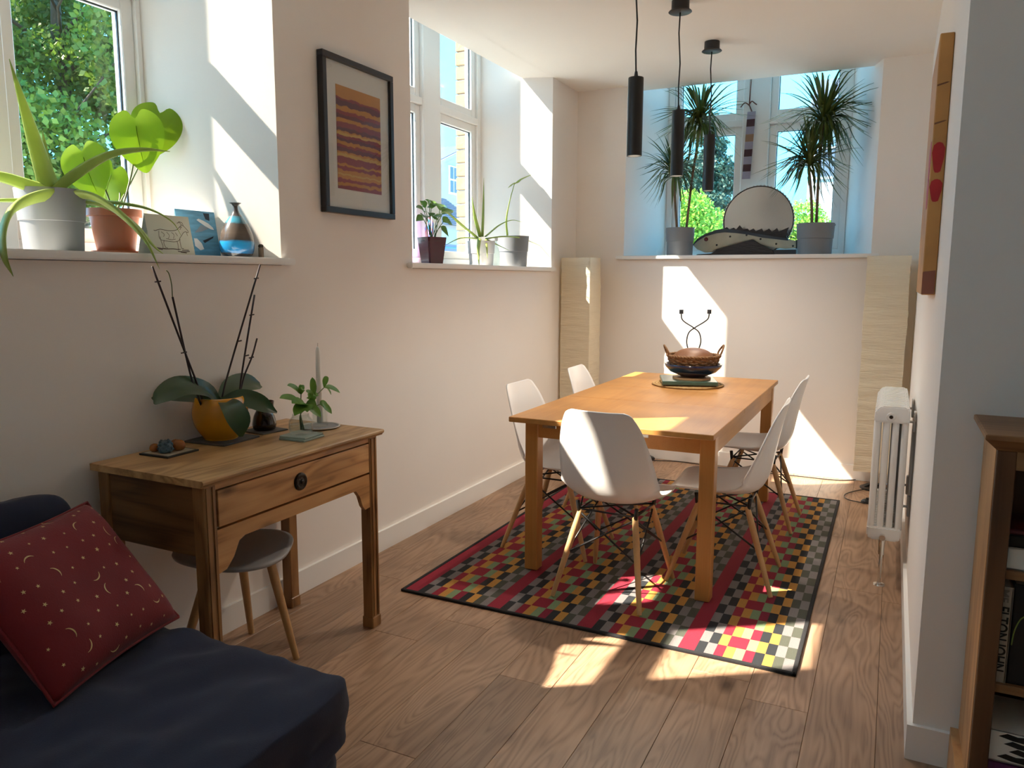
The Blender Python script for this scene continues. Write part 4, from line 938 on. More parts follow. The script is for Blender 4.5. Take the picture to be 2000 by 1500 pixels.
# blue and brown bottle vase
pc = at(464, 502, x=-2.40); pc.z = ZS; rv = rpx(66, pc); hv = rpx(208, pc)
va = thing('bottle_vase', 'narrow-necked blue and brown striped vase on near sill', 'vase', pc)
m, t, p = base('banded_glaze'); N = t.nodes; L = t.links; tc = N.new('ShaderNodeTexCoord'); sx = N.new('ShaderNodeSeparateXYZ'); L.new(tc.outputs['Object'], sx.inputs[0])
nz = N.new('ShaderNodeTexNoise'); nz.inputs['Scale'].default_value = 30; mp = N.new('ShaderNodeMapping'); mp.inputs['Scale'].default_value = (0.4, 0.4, 5); L.new(tc.outputs['Object'], mp.inputs[0]); L.new(mp.outputs[0], nz.inputs['Vector'])
ma = N.new('ShaderNodeMath'); ma.operation = 'MULTIPLY_ADD'; ma.inputs[1].default_value = 0.02; L.new(nz.outputs['Fac'], ma.inputs[0]); L.new(sx.outputs['Z'], ma.inputs[2])
mr = N.new('ShaderNodeMapRange'); mr.inputs[1].default_value = 0.01; mr.inputs[2].default_value = hv+0.01; L.new(ma.outputs[0], mr.inputs[0])
rp_ = N.new('ShaderNodeValToRGB'); el = rp_.color_ramp.elements
cs = [(0.0, (0.025, 0.022, 0.022)), (.07, (0.03, 0.03, 0.035)), (.09, (0.01, 0.14, 0.36)), (.28, (0.015, 0.22, 0.46)), (.31, (0.05, 0.04, 0.035)), (.45, (0.09, 0.065, 0.05)), (.62, (0.05, 0.04, 0.035)), (.65, (0.03, 0.17, 0.25)), (.74, (0.03, 0.17, 0.25)), (.77, (0.05, 0.04, 0.04)), (1.0, (0.05, 0.045, 0.04))]
el[0].color = (*cs[0][1], 1); el[1].color = (*cs[-1][1], 1)
for po, c_ in cs[1:-1]: e = el.new(po); e.color = (*c_, 1)
L.new(mr.outputs[0], rp_.inputs['Fac']); L.new(rp_.outputs[0], p.inputs['Base Color']); p.inputs['Roughness'].default_value = 0.2; p.inputs['Coat Weight'].default_value = 0.4
prf = [(0, 0), (.66, 0), (.80, .03), (.95, .12), (1.0, .24), (.96, .36), (.83, .50), (.62, .64), (.40, .74), (.24, .81), (.16, .87), (.14, .93), (.18, .965), (.34, 1.0), (.30, 1.0), (.12, .95), (.10, .85), (0, .8)]
b = MB(); b.lathe([tuple(q) for q in cr([(r*rv, z*hv) for r, z in prf], 3)], pc, 36); b.obj('body', m, va, smooth=True)
pc = at(511, 503, x=-2.36); pc.z = ZS; rr = rpx(12, pc); hh = rpx(54, pc)
pg = thing('wooden_peg', 'small weathered round-topped wooden peg beside the vase', 'peg', pc)
b = MB(); b.lathe([(0, 0), (rr, 0), (rr*0.98, hh*0.72), (rr*0.80, hh*0.76), (0, hh*0.76)], pc, 18); b.obj('shaft', mat('weathered_peg', (0.26, 0.19, 0.13, 1), 0.8, var=0.3, vscale=80), pg, auto=40)
b = MB(); b.lathe([(rr*0.80, hh*0.76), (rr*0.98, hh*0.80), (rr*0.92, hh*0.92), (rr*0.5, hh), (0, hh)], pc, 18); b.obj('cap', mat('dark_peg_end', (0.05, 0.04, 0.035, 1), 0.7), pg, smooth=True)

# ------------------------------------------------------------------ window 2 sill
X2 = -2.47
M_burg = mat('burgundy_glaze', (0.085, 0.004, 0.014, 1), 0.2, var=0.15, coat=0.5)
pc = at(844, 513, x=X2); pc.z = ZS; r_ = rpx(53, pc)
pl = thing('peace_lily', 'leafy green plant in a burgundy square-sided pot on middle sill', 'plant', pc); hp = rpx(104, pc)
b = MB(); b.lathe([(0, 0), (r_*0.74*1.15, 0), (r_*1.15, hp), (r_*1.08, hp), (r_*1.02, hp*0.85), (0, hp*0.85)], (0, 0, 0), 4); b.bm.transform(Matrix.Translation(pc) @ Matrix.Rotation(radians(20), 4, 'Z'))
bmesh.ops.bevel(b.bm, geom=[e for e in b.bm.edges if abs(e.verts[0].co.z-e.verts[1].co.z) > 0.05], offset=0.008, segments=3, affect='EDGES'); b.obj('pot', M_burg, pl, auto=30)
ctr = pc+Vector((0, 0, hp*0.9))
b = MB(); b.lathe([(0, hp*0.87), (r_*0.85, hp*0.86), (r_*0.85, hp*0.85)], pc, 20); b.obj('soil', M_soil, pl)
for (px, py, x_, wl) in ((812, 405, -2.45, .022), (820, 392, -2.52, .02), (838, 390, -2.44, .026), (848, 392, -2.55, .022), (868, 400, -2.50, .026), (886, 412, -2.44, .026), (884, 440, -2.40, .026), (858, 425, -2.40, .024), (828, 425, -2.42, .022), (836, 415, -2.38, .024), (876, 462, -2.38, .014), (812, 432, -2.5, .02)):
    tip = at(px, py, x=x_); base_ = ctr+Vector((rt.uniform(-.02, .02), rt.uniform(-.02, .02), 0)); d = tip-base_
    kn = base_+d*0.5+Vector((0, 0, 0.055+0.02*rt.random())); m2 = base_+d*0.78+Vector((0, 0, 0.035))
    fo = MB(); fo.tube([tuple(v) for v in cr([base_, base_+(kn-base_)*0.5+Vector((0, 0, .012)), kn], 4)], 0.0022, 6); lf_ = fo.obj('leaf_stalk', M_peace, pl, smooth=True)
    leaf(pl, [kn, kn.lerp(m2, 0.5)+Vector((0, 0, .006)), m2, tip], [0.003, wl*1.35, wl*1.1, 0.001], M_peace, up=Vector((0.5, -0.5, 0.7)), fold=0.25)
# colourful glazed bowl on edge behind the burgundy pot
pc = at(845, 512, x=-2.66); M_swirl = None
m, t, p = base('swirled_glass'); N = t.nodes; L = t.links; tc = N.new('ShaderNodeTexCoord'); nz = N.new('ShaderNodeTexNoise'); nz.inputs['Scale'].default_value = 9; nz.inputs['Distortion'].default_value = 2; L.new(tc.outputs['Object'], nz.inputs['Vector'])
rp_ = N.new('ShaderNodeValToRGB'); el = rp_.color_ramp.elements; el[0].position = .3; el[0].color = (0.02, 0.22, 0.30, 1); el[1].position = .75; el[1].color = (0.75, 0.22, 0.05, 1)
for po, c_ in ((.42, (0.10, 0.28, 0.75, 1)), (.5, (0.6, 0.08, 0.12, 1)), (.6, (0.7, 0.55, 0.5, 1))): e = el.new(po); e.color = c_
L.new(nz.outputs['Fac'], rp_.inputs['Fac']); L.new(rp_.outputs[0], p.inputs['Base Color']); p.inputs['Roughness'].default_value = 0.15
rr = rpx(94, pc); dish = thing('swirled_dish', 'multicoloured swirled glass dish standing behind the burgundy pot', 'dish', (pc.x, pc.y, ZS))
b = MB(); b.lathe([(0, 0.0), (rr*0.4, 0.004), (rr*0.8, 0.020), (rr, 0.038), (rr*0.98, 0.041), (rr*0.78, 0.025), (rr*0.4, 0.009), (0, 0.006)], n=40)
b.bm.transform(Matrix.Translation((pc.x, pc.y, ZS+rr*0.985)) @ Matrix.Rotation(radians(-48), 4, 'Z') @ Matrix.Rotation(radians(80), 4, 'X')); b.obj('dish_body', m, dish, smooth=True)
b = MB(); q = Vector((pc.x, pc.y, ZS)); dv = Vector((cos(radians(-48)), sin(radians(-48)), 0)); nv = Vector((-dv.y, dv.x, 0))
for s_ in (-1, 1): b.tube([q+dv*s_*0.05-nv*0.055, q+dv*s_*0.05-nv*0.055+Vector((0, 0, .02)), q+dv*s_*0.05-nv*0.03+Vector((0, 0, .004)), q+dv*s_*0.05+nv*0.055+Vector((0, 0, .004)), q+dv*s_*0.05+nv*0.03+Vector((0, 0, .09))], 0.003, 6)
b.tube([q-dv*0.05+Vector((0, 0, .004)), q+dv*0.05+Vector((0, 0, .004))], 0.003, 6); b.obj('plate_stand', M_black, dish)

def grey_aloe(label, pxc, pyb, wpx, x_, hpx, mtl, specs, flat=0.4, rad=None):
    pc = at(pxc, pyb, x=x_); pc.z = ZS; r_ = rpx(wpx, pc); root = thing('aloe_plant', label, 'plant', pc)
    pot(root, pc, r_, r_*0.86, rpx(hpx*2, pc), mtl, band=0.5)
    for pts, r in specs: fleshy(root, [at(a, c_, x=d) for a, c_, d in pts], r, M_aloe, flat)
    return root
M_whitepot = mat('white_pot', (0.55, 0.56, 0.58, 1), 0.45, var=0.02)
grey_aloe('spidery aloe in a whitish pot beside the burgundy pot', 940, 515, 54, -2.47, 48, M_whitepot, [
    ([(938, 462, -2.47), (928, 425, -2.46), (922, 385, -2.45)], [.014, .011, .001]), ([(942, 462, -2.48), (944, 410, -2.48), (945, 347, -2.48)], [.016, .013, .001]),
    ([(932, 464, -2.48), (900, 438, -2.45), (872, 415, -2.42), (852, 420, -2.38)], [.012, .012, .008, .001]), ([(948, 462, -2.46), (975, 440, -2.42), (1000, 430, -2.38), (1024, 435, -2.36)], [.010, .009, .006, .001]),
    ([(935, 466, -2.45), (900, 465, -2.40), (868, 480, -2.36)], [.012, .010, .001]), ([(950, 466, -2.45), (985, 462, -2.40), (1020, 466, -2.37), (1060, 482, -2.36)], [.012, .012, .007, .001]),
    ([(936, 467, -2.42), (934, 490, -2.36), (936, 522, -2.26)], [.013, .010, .001]), ([(952, 468, -2.44), (975, 480, -2.40), (997, 490, -2.38)], [.010, .007, .001]), ([(949, 468, -2.42), (951, 485, -2.38), (952, 505, -2.36)], [.008, .006, .001])])
gp = grey_aloe('grey pot with one bent single-stalked succulent on middle sill', 1003, 516, 60, -2.45, 59, M_greypot, [
    ([(991, 460, -2.45), (989, 430, -2.45), (995, 395, -2.45), (1005, 358, -2.44)], [.013, .011, .006, .004])])
for pts, r in (([(1004, 360, -2.44), (1018, 350, -2.43), (1036, 342, -2.42)], [.004, .009, .004]), ([(1005, 357, -2.44), (998, 362, -2.43), (992, 367, -2.43)], [.005, .006, .001]), ([(1004, 358, -2.44), (1012, 356, -2.42), (1022, 347, -2.41)], [.004, .007, .001])):
    fleshy(gp, [at(a, c_, x=d) for a, c_, d in pts], r, M_aloe, 0.5)
pc = at(967, 515, x=-2.60); pc.z = ZS; rr = rpx(20, pc); hh = rpx(112, pc)
gb = thing('glass_bottle', 'small clear glass bottle between the two pale pots on middle sill', 'bottle', pc)
M_clear = glassy('clear_glass', (0.90, 0.93, 0.92, 1)); M_clear2 = glassy('jar_glass', (0.93, 0.95, 0.94, 1))
b = MB(); b.lathe([(0, 0), (rr*0.95, 0), (rr, 0.008), (rr, hh*0.55), (rr*0.45, hh*0.74), (rr*0.4, hh*0.95), (rr*0.5, hh), (rr*0.35, hh), (rr*0.32, hh*0.75), (rr*0.88, hh*0.54), (rr*0.88, 0.012), (0, 0.010)], pc, 24); b.obj('body', M_clear, gb, smooth=True)
b = MB(); b.lathe([(rr*0.51, hh*0.90), (rr*0.56, hh*0.91), (rr*0.56, hh*1.03), (0, hh*1.03)], pc, 18); b.obj('stopper', mat('grey_cap', (0.3, 0.29, 0.28, 1), 0.5), gb, auto=40)

# ------------------------------------------------------------------ far window sill
YS = 5.935
def dracaena(label, pxc, wpx, hpx, heads, seed):
    pc = at(pxc, 497, y=YS); pc.z = ZS3; r_ = rpx(wpx, pc); h_ = rpx(2*hpx, pc); root = thing('dragon_tree', label, 'plant', pc, group=None)
    pot(root, pc, r_, r_*0.90, h_, M_greypot, band=0.52); rr_ = random.Random(seed)
    for (hx, hy, dy, n, L_) in heads:
        c_ = at(hx, hy, y=YS+dy); s_ = Vector((pc.x+(c_.x-pc.x)*0.35, pc.y+dy*0.4, ZS3+h_*0.85)); md_ = s_.lerp(c_, 0.5)+Vector((0.012*rr_.uniform(-1, 1), 0, 0))
        b = MB(); b.tube([tuple(v) for v in cr([s_, md_, c_-Vector((0, 0, 0.02)), c_+Vector((0, 0, 0.05))], 5)], 0.0095, 8); b.obj('cane', M_trunk, root, smooth=True)
        lb = MB()
        for i in range(n):
            el_ = math.asin(rr_.uniform(-0.95, 1.0)); az = rr_.uniform(0, 2*pi); ln = L_*rr_.uniform(0.75, 1.12)*(1.0 if el_ > -0.2 else 0.9)
            d = Vector((cos(az)*cos(el_), sin(az)*cos(el_)*0.75, sin(el_))); o0 = c_+Vector((0, 0, rr_.uniform(-0.03, 0.05)))
            st_ = (d+Vector((0, 0, 0.45 if el_ < 0.2 else 0.15))).normalized()
            sag = 0.22*max(0.0, 1-abs(sin(el_)))
            q4 = [o0, o0+st_*ln*0.33, o0+d*ln*0.68+Vector((0, 0, 0.02-sag*0.08)), o0+d*ln-Vector((0, 0, sag*ln*0.5))]
            for v in q4:      # keep the tips inside the recess: off the glass and below the ceiling edge
                v.y = min(max(v.y, 5.82), 6.27)
                if v.y < 5.96: v.z = min(v.z, 2.775)
            ribbon(lb, q4, [0.007, 0.0105, 0.008, 0.0006], fold=0.4, n=3, nc=2)
        lb.obj('leaf_rosette', M_dracu, root, smooth=True, recalc=False, kind='stuff')
    return root
dracaena('spiky dragon tree in a grey pot at the fish head end of far sill', 1327, 55, 54, [(1368, 240, 0.0, 120, 0.40), (1316, 338, -0.04, 95, 0.33)], 3)
dracaena('spiky dragon tree in a wider grey pot at the fish tail', 1590, 70, 60, [(1608, 236, 0.0, 140, 0.42), (1580, 320, -0.05, 115, 0.36)], 4)
# carved fish
YFI = 6.085; fz = lambda px, py: ((lambda q: (q.x, q.z))(at(px, py, y=YFI)))
c4 = lambda x, y: fz(1300+x/5.5556, 340+y/5.5556)
fi = thing('fish_carving', 'carved wooden fish with jagged dorsal fin on the far sill', 'sculpture', (-1.05, YFI+0.02, ZS3))
M_fish = mat('painted_fish_wood', (0.52, 0.44, 0.31, 1), 0.6, var=0.3, vscale=9); M_drift = mat('charred_wood', (0.05, 0.037, 0.033, 1), 0.8, var=0.7, vscale=16, stretch=(1, 1, 7), bump=0.5, bscale=30); M_fback = mat('fish_dark_back', (0.045, 0.05, 0.06, 1), 0.45, var=0.3)
zb = ZS3
b = MB(); b.prism([c4(300, 775), c4(345, 715), c4(430, 665), c4(550, 630), c4(640, 620), c4(760, 625), c4(880, 640), c4(1050, 670), c4(1200, 695), c4(1330, 712), c4(1415, 720), c4(1415, 800), c4(1300, 810), c4(1150, 795), c4(1030, 760), c4(950, 710), c4(840, 735), c4(700, 775), c4(560, 815), c4(500, 850), c4(420, 850), c4(340, 815)], YFI, YFI+0.045, 'y'); bmesh.ops.bevel(b.bm, geom=[e for e in b.bm.edges if abs(e.verts[0].co.y-e.verts[1].co.y) < 1e-5], offset=0.006, segments=2, affect='EDGES'); b.obj('body', M_fish, fi, auto=40)
b = MB(); b.prism([c4(292, 772), c4(345, 700), c4(430, 650), c4(550, 605), c4(640, 590), c4(760, 606), c4(880, 622), c4(1050, 655), c4(1200, 680), c4(1330, 700), c4(1330, 722), c4(1050, 690), c4(880, 655), c4(760, 640), c4(640, 632), c4(550, 642), c4(430, 678), c4(345, 728)], YFI-0.004, YFI+0.049, 'y'); b.obj('dark_back', M_fback, fi)
fin = [c4(600, 605)]
for x, y in ((660, 575), (690, 600), (735, 580), (760, 600), (800, 555), (835, 598), (885, 590), (905, 612), (950, 590), (975, 618), (1040, 590), (1060, 625), (1120, 590), (1150, 625), (1205, 585), (1225, 622), (1335, 575), (1315, 630), (1335, 655), (1310, 665), (1315, 710)): fin.append(c4(x, y))
fin += [c4(1100, 685), c4(880, 650), c4(700, 632)]
b = MB(); b.prism(fin, YFI+0.012, YFI+0.034, 'y'); b.obj('dorsal_fin', M_drift, fi)
b = MB(); pts = [c4(520, 855), c4(560, 818), c4(700, 778), c4(840, 738), c4(945, 712), c4(1030, 765), c4(1150, 820), c4(1170, 840)]; pts = [(x, z) for x, z in pts]+[(c4(1180, 872)[0], zb+0.0005), (c4(420, 872)[0], zb+0.0005)]
b.prism(pts, YFI-0.03, YFI+0.012, 'y'); b.obj('belly_fin', M_drift, fi)
b = MB(); x0_ = c4(300, 860)[0]; x1_ = at(1640, 480, y=YFI).x
b.prism([(c4(300, 860)[0], zb+0.0005), (c4(345, 835)[0], zb+0.018), (c4(420, 850)[0], zb+0.02), (c4(700, 800)[0], zb+0.03), (c4(1100, 800)[0], zb+0.045), (c4(1415, 800)[0], zb+0.045), (c4(1415, 860)[0], zb+0.0005)], YFI+0.006, YFI+0.04, 'y'); b.obj('plinth', M_fback, fi)
tl = [(1553, 469), (1580, 462), (1600, 446), (1632, 438), (1624, 452), (1618, 454), (1628, 458), (1616, 468), (1624, 474), (1614, 482), (1618, 490), (1612, 495), (1590, 495), (1575, 486), (1553, 485)]
b = MB(); b.prism([fz(*q) for q in tl], YFI+0.012, YFI+0.034, 'y'); b.obj('tail_fin', M_drift, fi)
b = MB(); x, z = c4(440, 708); b.lathe([(0, 0.006), (0.010, 0.005), (0.0155, 0.0), (0, 0)], n=20); b.bm.transform(Matrix.Translation((x, YFI-0.002, z)) @ Matrix.Rotation(pi/2, 4, 'X')); eye = b.obj('eye', mat('fish_eye_red', (0.22, 0.035, 0.04, 1), 0.4), fi, smooth=True)
for x, y in ((700, 678), (878, 662), (1030, 705), (1200, 758), (555, 770), (1382, 780)):
    X, Z = c4(x, y); b = MB(); b.lathe([(0, 0.002), (0.0065, 0.0015), (0.0075, 0), (0, 0)], n=14); b.bm.transform(Matrix.Translation((X, YFI, Z)) @ Matrix.Rotation(pi/2, 4, 'X')); b.obj('spot', M_drift, fi, smooth=True)
# circular saw blade behind it
YD = 6.20; cx_, cz_ = (lambda q: (q.x, q.z))(at(1480, 440, y=YD)); R_ = rpx(133, at(1480, 440, y=YD)); cz_ = ZS3+R_*1.03+0.001
M_blade = mat('brushed_steel', (0.66, 0.64, 0.62, 1), 0.24, metal=1.0, var=0.1, vscale=4)
sb = thing('saw_blade', 'round toothed steel saw blade standing behind the carved fish', 'saw blade', (cx_, YD, ZS3))
pts = []; nt_ = 64
for k in range(nt_):
    a = 2*pi*k/nt_; pts.append((cx_+R_*cos(a), cz_+R_*sin(a))); a2 = a+2*pi/nt_*0.8; pts.append((cx_+R_*1.03*cos(a2), cz_+R_*1.03*sin(a2)))
b = MB(); b.prism(pts, YD, YD+0.004, 'y'); b.obj('disc', M_blade, sb)
b = MB(); b.tube([(cx_+R_*0.985*cos(a), YD, cz_+R_*0.985*sin(a)) for a in np.linspace(0, 2*pi, 65)], 0.0045, 6, cap=False); b.obj('dark_rim', M_drift, sb, smooth=True)
# hanging glass strip
YH = 6.27; p0, p1 = at(1468, 218, y=YH), at(1457, 350, y=YH); kn = at(1463, 205, y=YH)
orn = thing('glass_hanging', 'hanging strip of purple and clear fused glass in far window', 'ornament', (p1.x, YH, p1.z))
nseg = 9; cols = ['l', 'd', 'l', 'o', 'l', 'd', 'l', 'd', 'l']
MG = {'l': mat('lilac_glass', (0.50, 0.46, 0.58, 1), 0.15, var=0.2, trans=0.4), 'd': mat('plum_glass', (0.085, 0.035, 0.05, 1), 0.15, var=0.3, trans=0.2), 'o': mat('amber_glass', (0.45, 0.30, 0.20, 1), 0.15, trans=0.4)}
for i in range(nseg):
    a, c_ = p0.lerp(p1, i/nseg), p0.lerp(p1, (i+1)/nseg-0.004); b = MB(); b.prism([(a.x-0.030, a.z), (a.x+0.030, a.z), (c_.x+0.030, c_.z), (c_.x-0.030, c_.z)], YH-0.004, YH+0.004, 'y'); b.obj('glass_tile', MG[cols[i]], orn)
M_cord = mat('leather_cord', (0.16, 0.05, 0.03, 1), 0.7)
b = MB(); hk = Vector((kn.x+0.004, YH, 2.93))
b.tube([p0+Vector((0, 0, -0.004)), kn, hk], 0.0025, 6); b.tube([p0+Vector((0.006, 0, -0.004)), kn+Vector((0.004, 0, 0)), hk+Vector((0.008, 0, 0))], 0.0025, 6)
b.obj('cord', M_cord, orn)
b = MB(); b.tube([tuple(v) for v in cr([kn, kn+Vector((-0.03, -0.004, 0.018)), kn+Vector((-0.055, -0.006, -0.006)), kn+Vector((-0.06, -0.006, -0.014))], 5)], 0.0045, 6); b.tube([tuple(v) for v in cr([kn, kn+Vector((0.02, -0.004, 0.024)), kn+Vector((0.045, -0.006, 0.006)), kn+Vector((0.058, -0.006, -0.004))], 5)], 0.0045, 6); b.lathe([(0, -.009), (.008, 0), (0, .009)], kn, 8); b.obj('bow', M_cord, orn, smooth=True)
b = MB(); b.tube([hk, hk+Vector((0, 0.04, 0.03)), hk+Vector((0, 0.10, 0.03))], 0.003, 6); b.obj('hook', M_black, orn)

# ------------------------------------------------------------------ things on the dining table
tz = TZ
c0 = at(1343, 749, z=tz+0.008); rm = rpx(136, c0)
M_wick = mat('woven_straw', (0.52, 0.31, 0.12, 1), 0.8, var=0.4, vscale=60, bump=0.8, bscale=140)
mt = thing('straw_mat', 'round plaited straw mat under the green tile on dining table', 'mat', (c0.x, c0.y, tz))
b = MB()
for i in range(11):
    r = rm*(i+0.6)/11; b.tube([(c0.x+r*cos(a), c0.y+r*sin(a), tz+0.0056+0.0005*sin(a*22+i)) for a in np.linspace(0, 2*pi, 60)], rm/21, 6, cap=False, flat=0.45)
b.obj('coil', M_wick, mt, smooth=True, kind='stuff')
tl_ = thing('green_tile', 'square green glazed tile trivet on the straw mat', 'trivet', (c0.x, c0.y, tz+0.0112), radians(18)); w_ = rm*0.76
M_greent = mat('green_glaze', (0.05, 0.115, 0.095, 1), 0.3, var=0.25, vscale=12, coat=0.3)
b = MB(); b.box(-w_, w_, -w_, w_, 0.006, 0.028, 0.004, 2); b.obj('tile', M_greent, tl_, world=False)
b = MB(); b.box(-w_*0.95, w_*0.95, -w_*0.95, w_*0.95, 0.0, 0.006); b.obj('cork_backing', mat('dark_cork', (0.10, 0.06, 0.035, 1), 0.9, var=0.4, vscale=60), tl_, world=False)
c1 = at(1350, 745, z=tz+0.045); dk_ = rpx(76, c1); dsc = thing('wooden_coaster', 'pale round wooden board on the green tile', 'coaster', (c0.x+0.02, c0.y+0.01, tz+0.0395))
b = MB(); b.lathe([(0, 0), (dk_, 0), (dk_, 0.008), (dk_-0.002, 0.010), (0, 0.010)], dsc.location, 36); b.obj('board', mat('pale_wood_disc', (0.60, 0.36, 0.17, 1), 0.5, var=0.15, vscale=12, stretch=(6, 1, 1)), dsc, auto=40)
cb = Vector(dsc.location)+Vector((0.005, 0.01, 0.0103)); rb = rpx(110, cb)
M_cobalt = mat('dark_cobalt_glaze', (0.010, 0.009, 0.040, 1), 0.15, var=0.3, coat=0.6)
bw = thing('cobalt_bowl', 'dark cobalt glazed bowl on the round board, holding a basket', 'bowl', cb)
b = MB(); hb_ = 0.078; b.lathe([(0, 0.002), (rb*0.42, 0), (rb*0.46, 0.006), (rb*0.80, 0.030), (rb*0.97, 0.060), (rb, hb_), (rb*0.97, hb_), (rb*0.93, 0.062), (rb*0.76, 0.035), (rb*0.4, 0.014), (0, 0.012)], cb, 44); b.obj('bowl_body', M_cobalt, bw, smooth=True)
bk = thing('wicker_basket', 'brown wicker basket with two loop handles in the cobalt bowl', 'basket', cb+Vector((0, 0, 0.045)))
M_wicker = mat('brown_wicker', (0.22, 0.11, 0.045, 1), 0.75, var=0.6, vscale=70, bump=0.8, bscale=120)
b = MB(); rk = rb*0.90
for i in range(6):
    r = rk*(0.76+0.20*(i/5)**0.6); z = cb.z+0.052+0.0125*i
    b.tube([(cb.x+(r+0.004*sin(a*15+i*pi))*cos(a), cb.y+(r+0.004*sin(a*15+i*pi))*sin(a), z+0.002*cos(a*15+i*pi)) for a in np.linspace(0, 2*pi, 90)], 0.0072, 6, cap=False)
b.obj('woven_side', M_wicker, bk, smooth=True, kind='stuff')
b = MB(); b.lathe([(0, 0.046), (rk*0.70, 0.046), (rk*0.72, 0.054), (0, 0.054)], cb, 32); b.obj('basket_base', M_wicker, bk)
b = MB()
for ph in (0, pi): b.tube([(cb.x+(rk+0.004*sin(a*24+ph))*cos(a), cb.y+(rk+0.004*sin(a*24+ph))*sin(a), cb.z+0.126+0.004*cos(a*24+ph)) for a in np.linspace(0, 2*pi, 140)], 0.006, 6, cap=False)
b.obj('plaited_rim', M_wicker, bk, smooth=True, kind='stuff')
RV = Vector((_R.x, _R.y, 0)).normalized()
for s_ in (-1, 1):
    o_ = cb+RV*(s_*rk*0.98)+Vector((0, 0, 0.124)); tg = Vector((-RV.y, RV.x, 0)); b = MB()
    hp_ = [o_-tg*0.028, o_-tg*0.032+RV*s_*0.012+Vector((0, 0, .03)), o_+RV*s_*0.028+Vector((0, 0, .062)), o_+tg*0.032+RV*s_*0.012+Vector((0, 0, .03)), o_+tg*0.028]
    b.tube([tuple(v) for v in cr(hp_, 8)], 0.006, 7); b.obj('loop_handle', M_wicker, bk, smooth=True)
ld = thing('brown_gourd', 'smooth brown domed gourd lying in the wicker basket', 'gourd', cb+Vector((0, 0, 0.06)))
b = MB(); b.lathe([tuple(q) for q in cr([(0, 0.056), (rb*0.5, 0.062), (rb*0.70, 0.095), (rb*0.70, 0.122), (rb*0.52, 0.152), (rb*0.26, 0.168), (0, 0.171)], 4)], cb, 36); b.obj('shell', mat('brown_gourd_skin', (0.17, 0.065, 0.022, 1), 0.5, var=0.35, vscale=10), ld, smooth=True)
# crossed wire candle holder behind the bowl
yw = cb.y+rb+0.06; cw_ = at(1356, 700, y=yw); cx_ = cw_.x
wh = thing('wire_candelabra', 'grey wire candle holder of two crossing stems behind the basket', 'candle holder', (cx_, yw, tz))
M_iron = mat('grey_iron', (0.035, 0.036, 0.042, 1), 0.6, var=0.15)
ez = lambda px, py: at(px, py, y=yw)
b = MB(); b.lathe([(0, 0), (0.055, 0), (0.055, 0.004), (0.01, 0.009), (0, 0.009)], (cx_, yw, tz), 28); b.obj('base_disc', M_iron, wh, auto=40)
for sg, pts in ((1, [(1346, 735), (1345, 690), (1341, 668), (1345, 650), (1357, 640), (1375, 629), (1383, 622), (1385, 613)]), (-1, [(1360, 735), (1363, 690), (1369, 668), (1366, 650), (1355, 640), (1338, 629), (1332, 622), (1331, 613)])):
    P = [ez(*q)+Vector((0, 0.004*sg, 0)) for q in pts]; P[0] = Vector((cx_-0.006*sg, yw+0.004*sg, tz+0.006)); b = MB(); b.tube([tuple(v) for v in cr(P, 6)], 0.0045, 7); so_ = b.obj('stem', M_iron, wh, smooth=True)
    tp_ = P[-1]; b = MB(); b.lathe([(0, 0), (0.013, 0), (0.013, 0.026), (0.011, 0.026), (0.0105, 0.006), (0, 0.006)], tp_, 20); b.obj('candle_cup', M_iron, so_, auto=40)

# ------------------------------------------------------------------ things on the pine desk
def plate(name, label, cat_, c, hx, hy, rz, z, th, mtl, part='slab', bev=0.0015):
    t_ = thing(name, label, cat_, (c[0], c[1], z), rz); b = MB(); b.box(-hx, hx, -hy, hy, 0, th, bev, 1); b.obj(part, mtl, t_, world=False); return t_
ty = plate('square_dish', 'small square black-edged dish at the sofa end of desk', 'dish', (-2.155, 1.765), 0.066, 0.066, radians(2), DZ, 0.006, M_black, 'rim')
b = MB(); b.box(-0.056, 0.056, -0.056, 0.056, 0.006, 0.0068); b.obj('cream_glaze', mat('cream_glaze', (0.50, 0.44, 0.33, 1), 0.3), ty, world=False)
M_amber = mat('amber_glass_bead', (0.32, 0.105, 0.022, 1), 0.25, var=0.4, vscale=30); M_teal = mat('teal_glass_bead', (0.07, 0.13, 0.17, 1), 0.3, var=0.5, vscale=40)
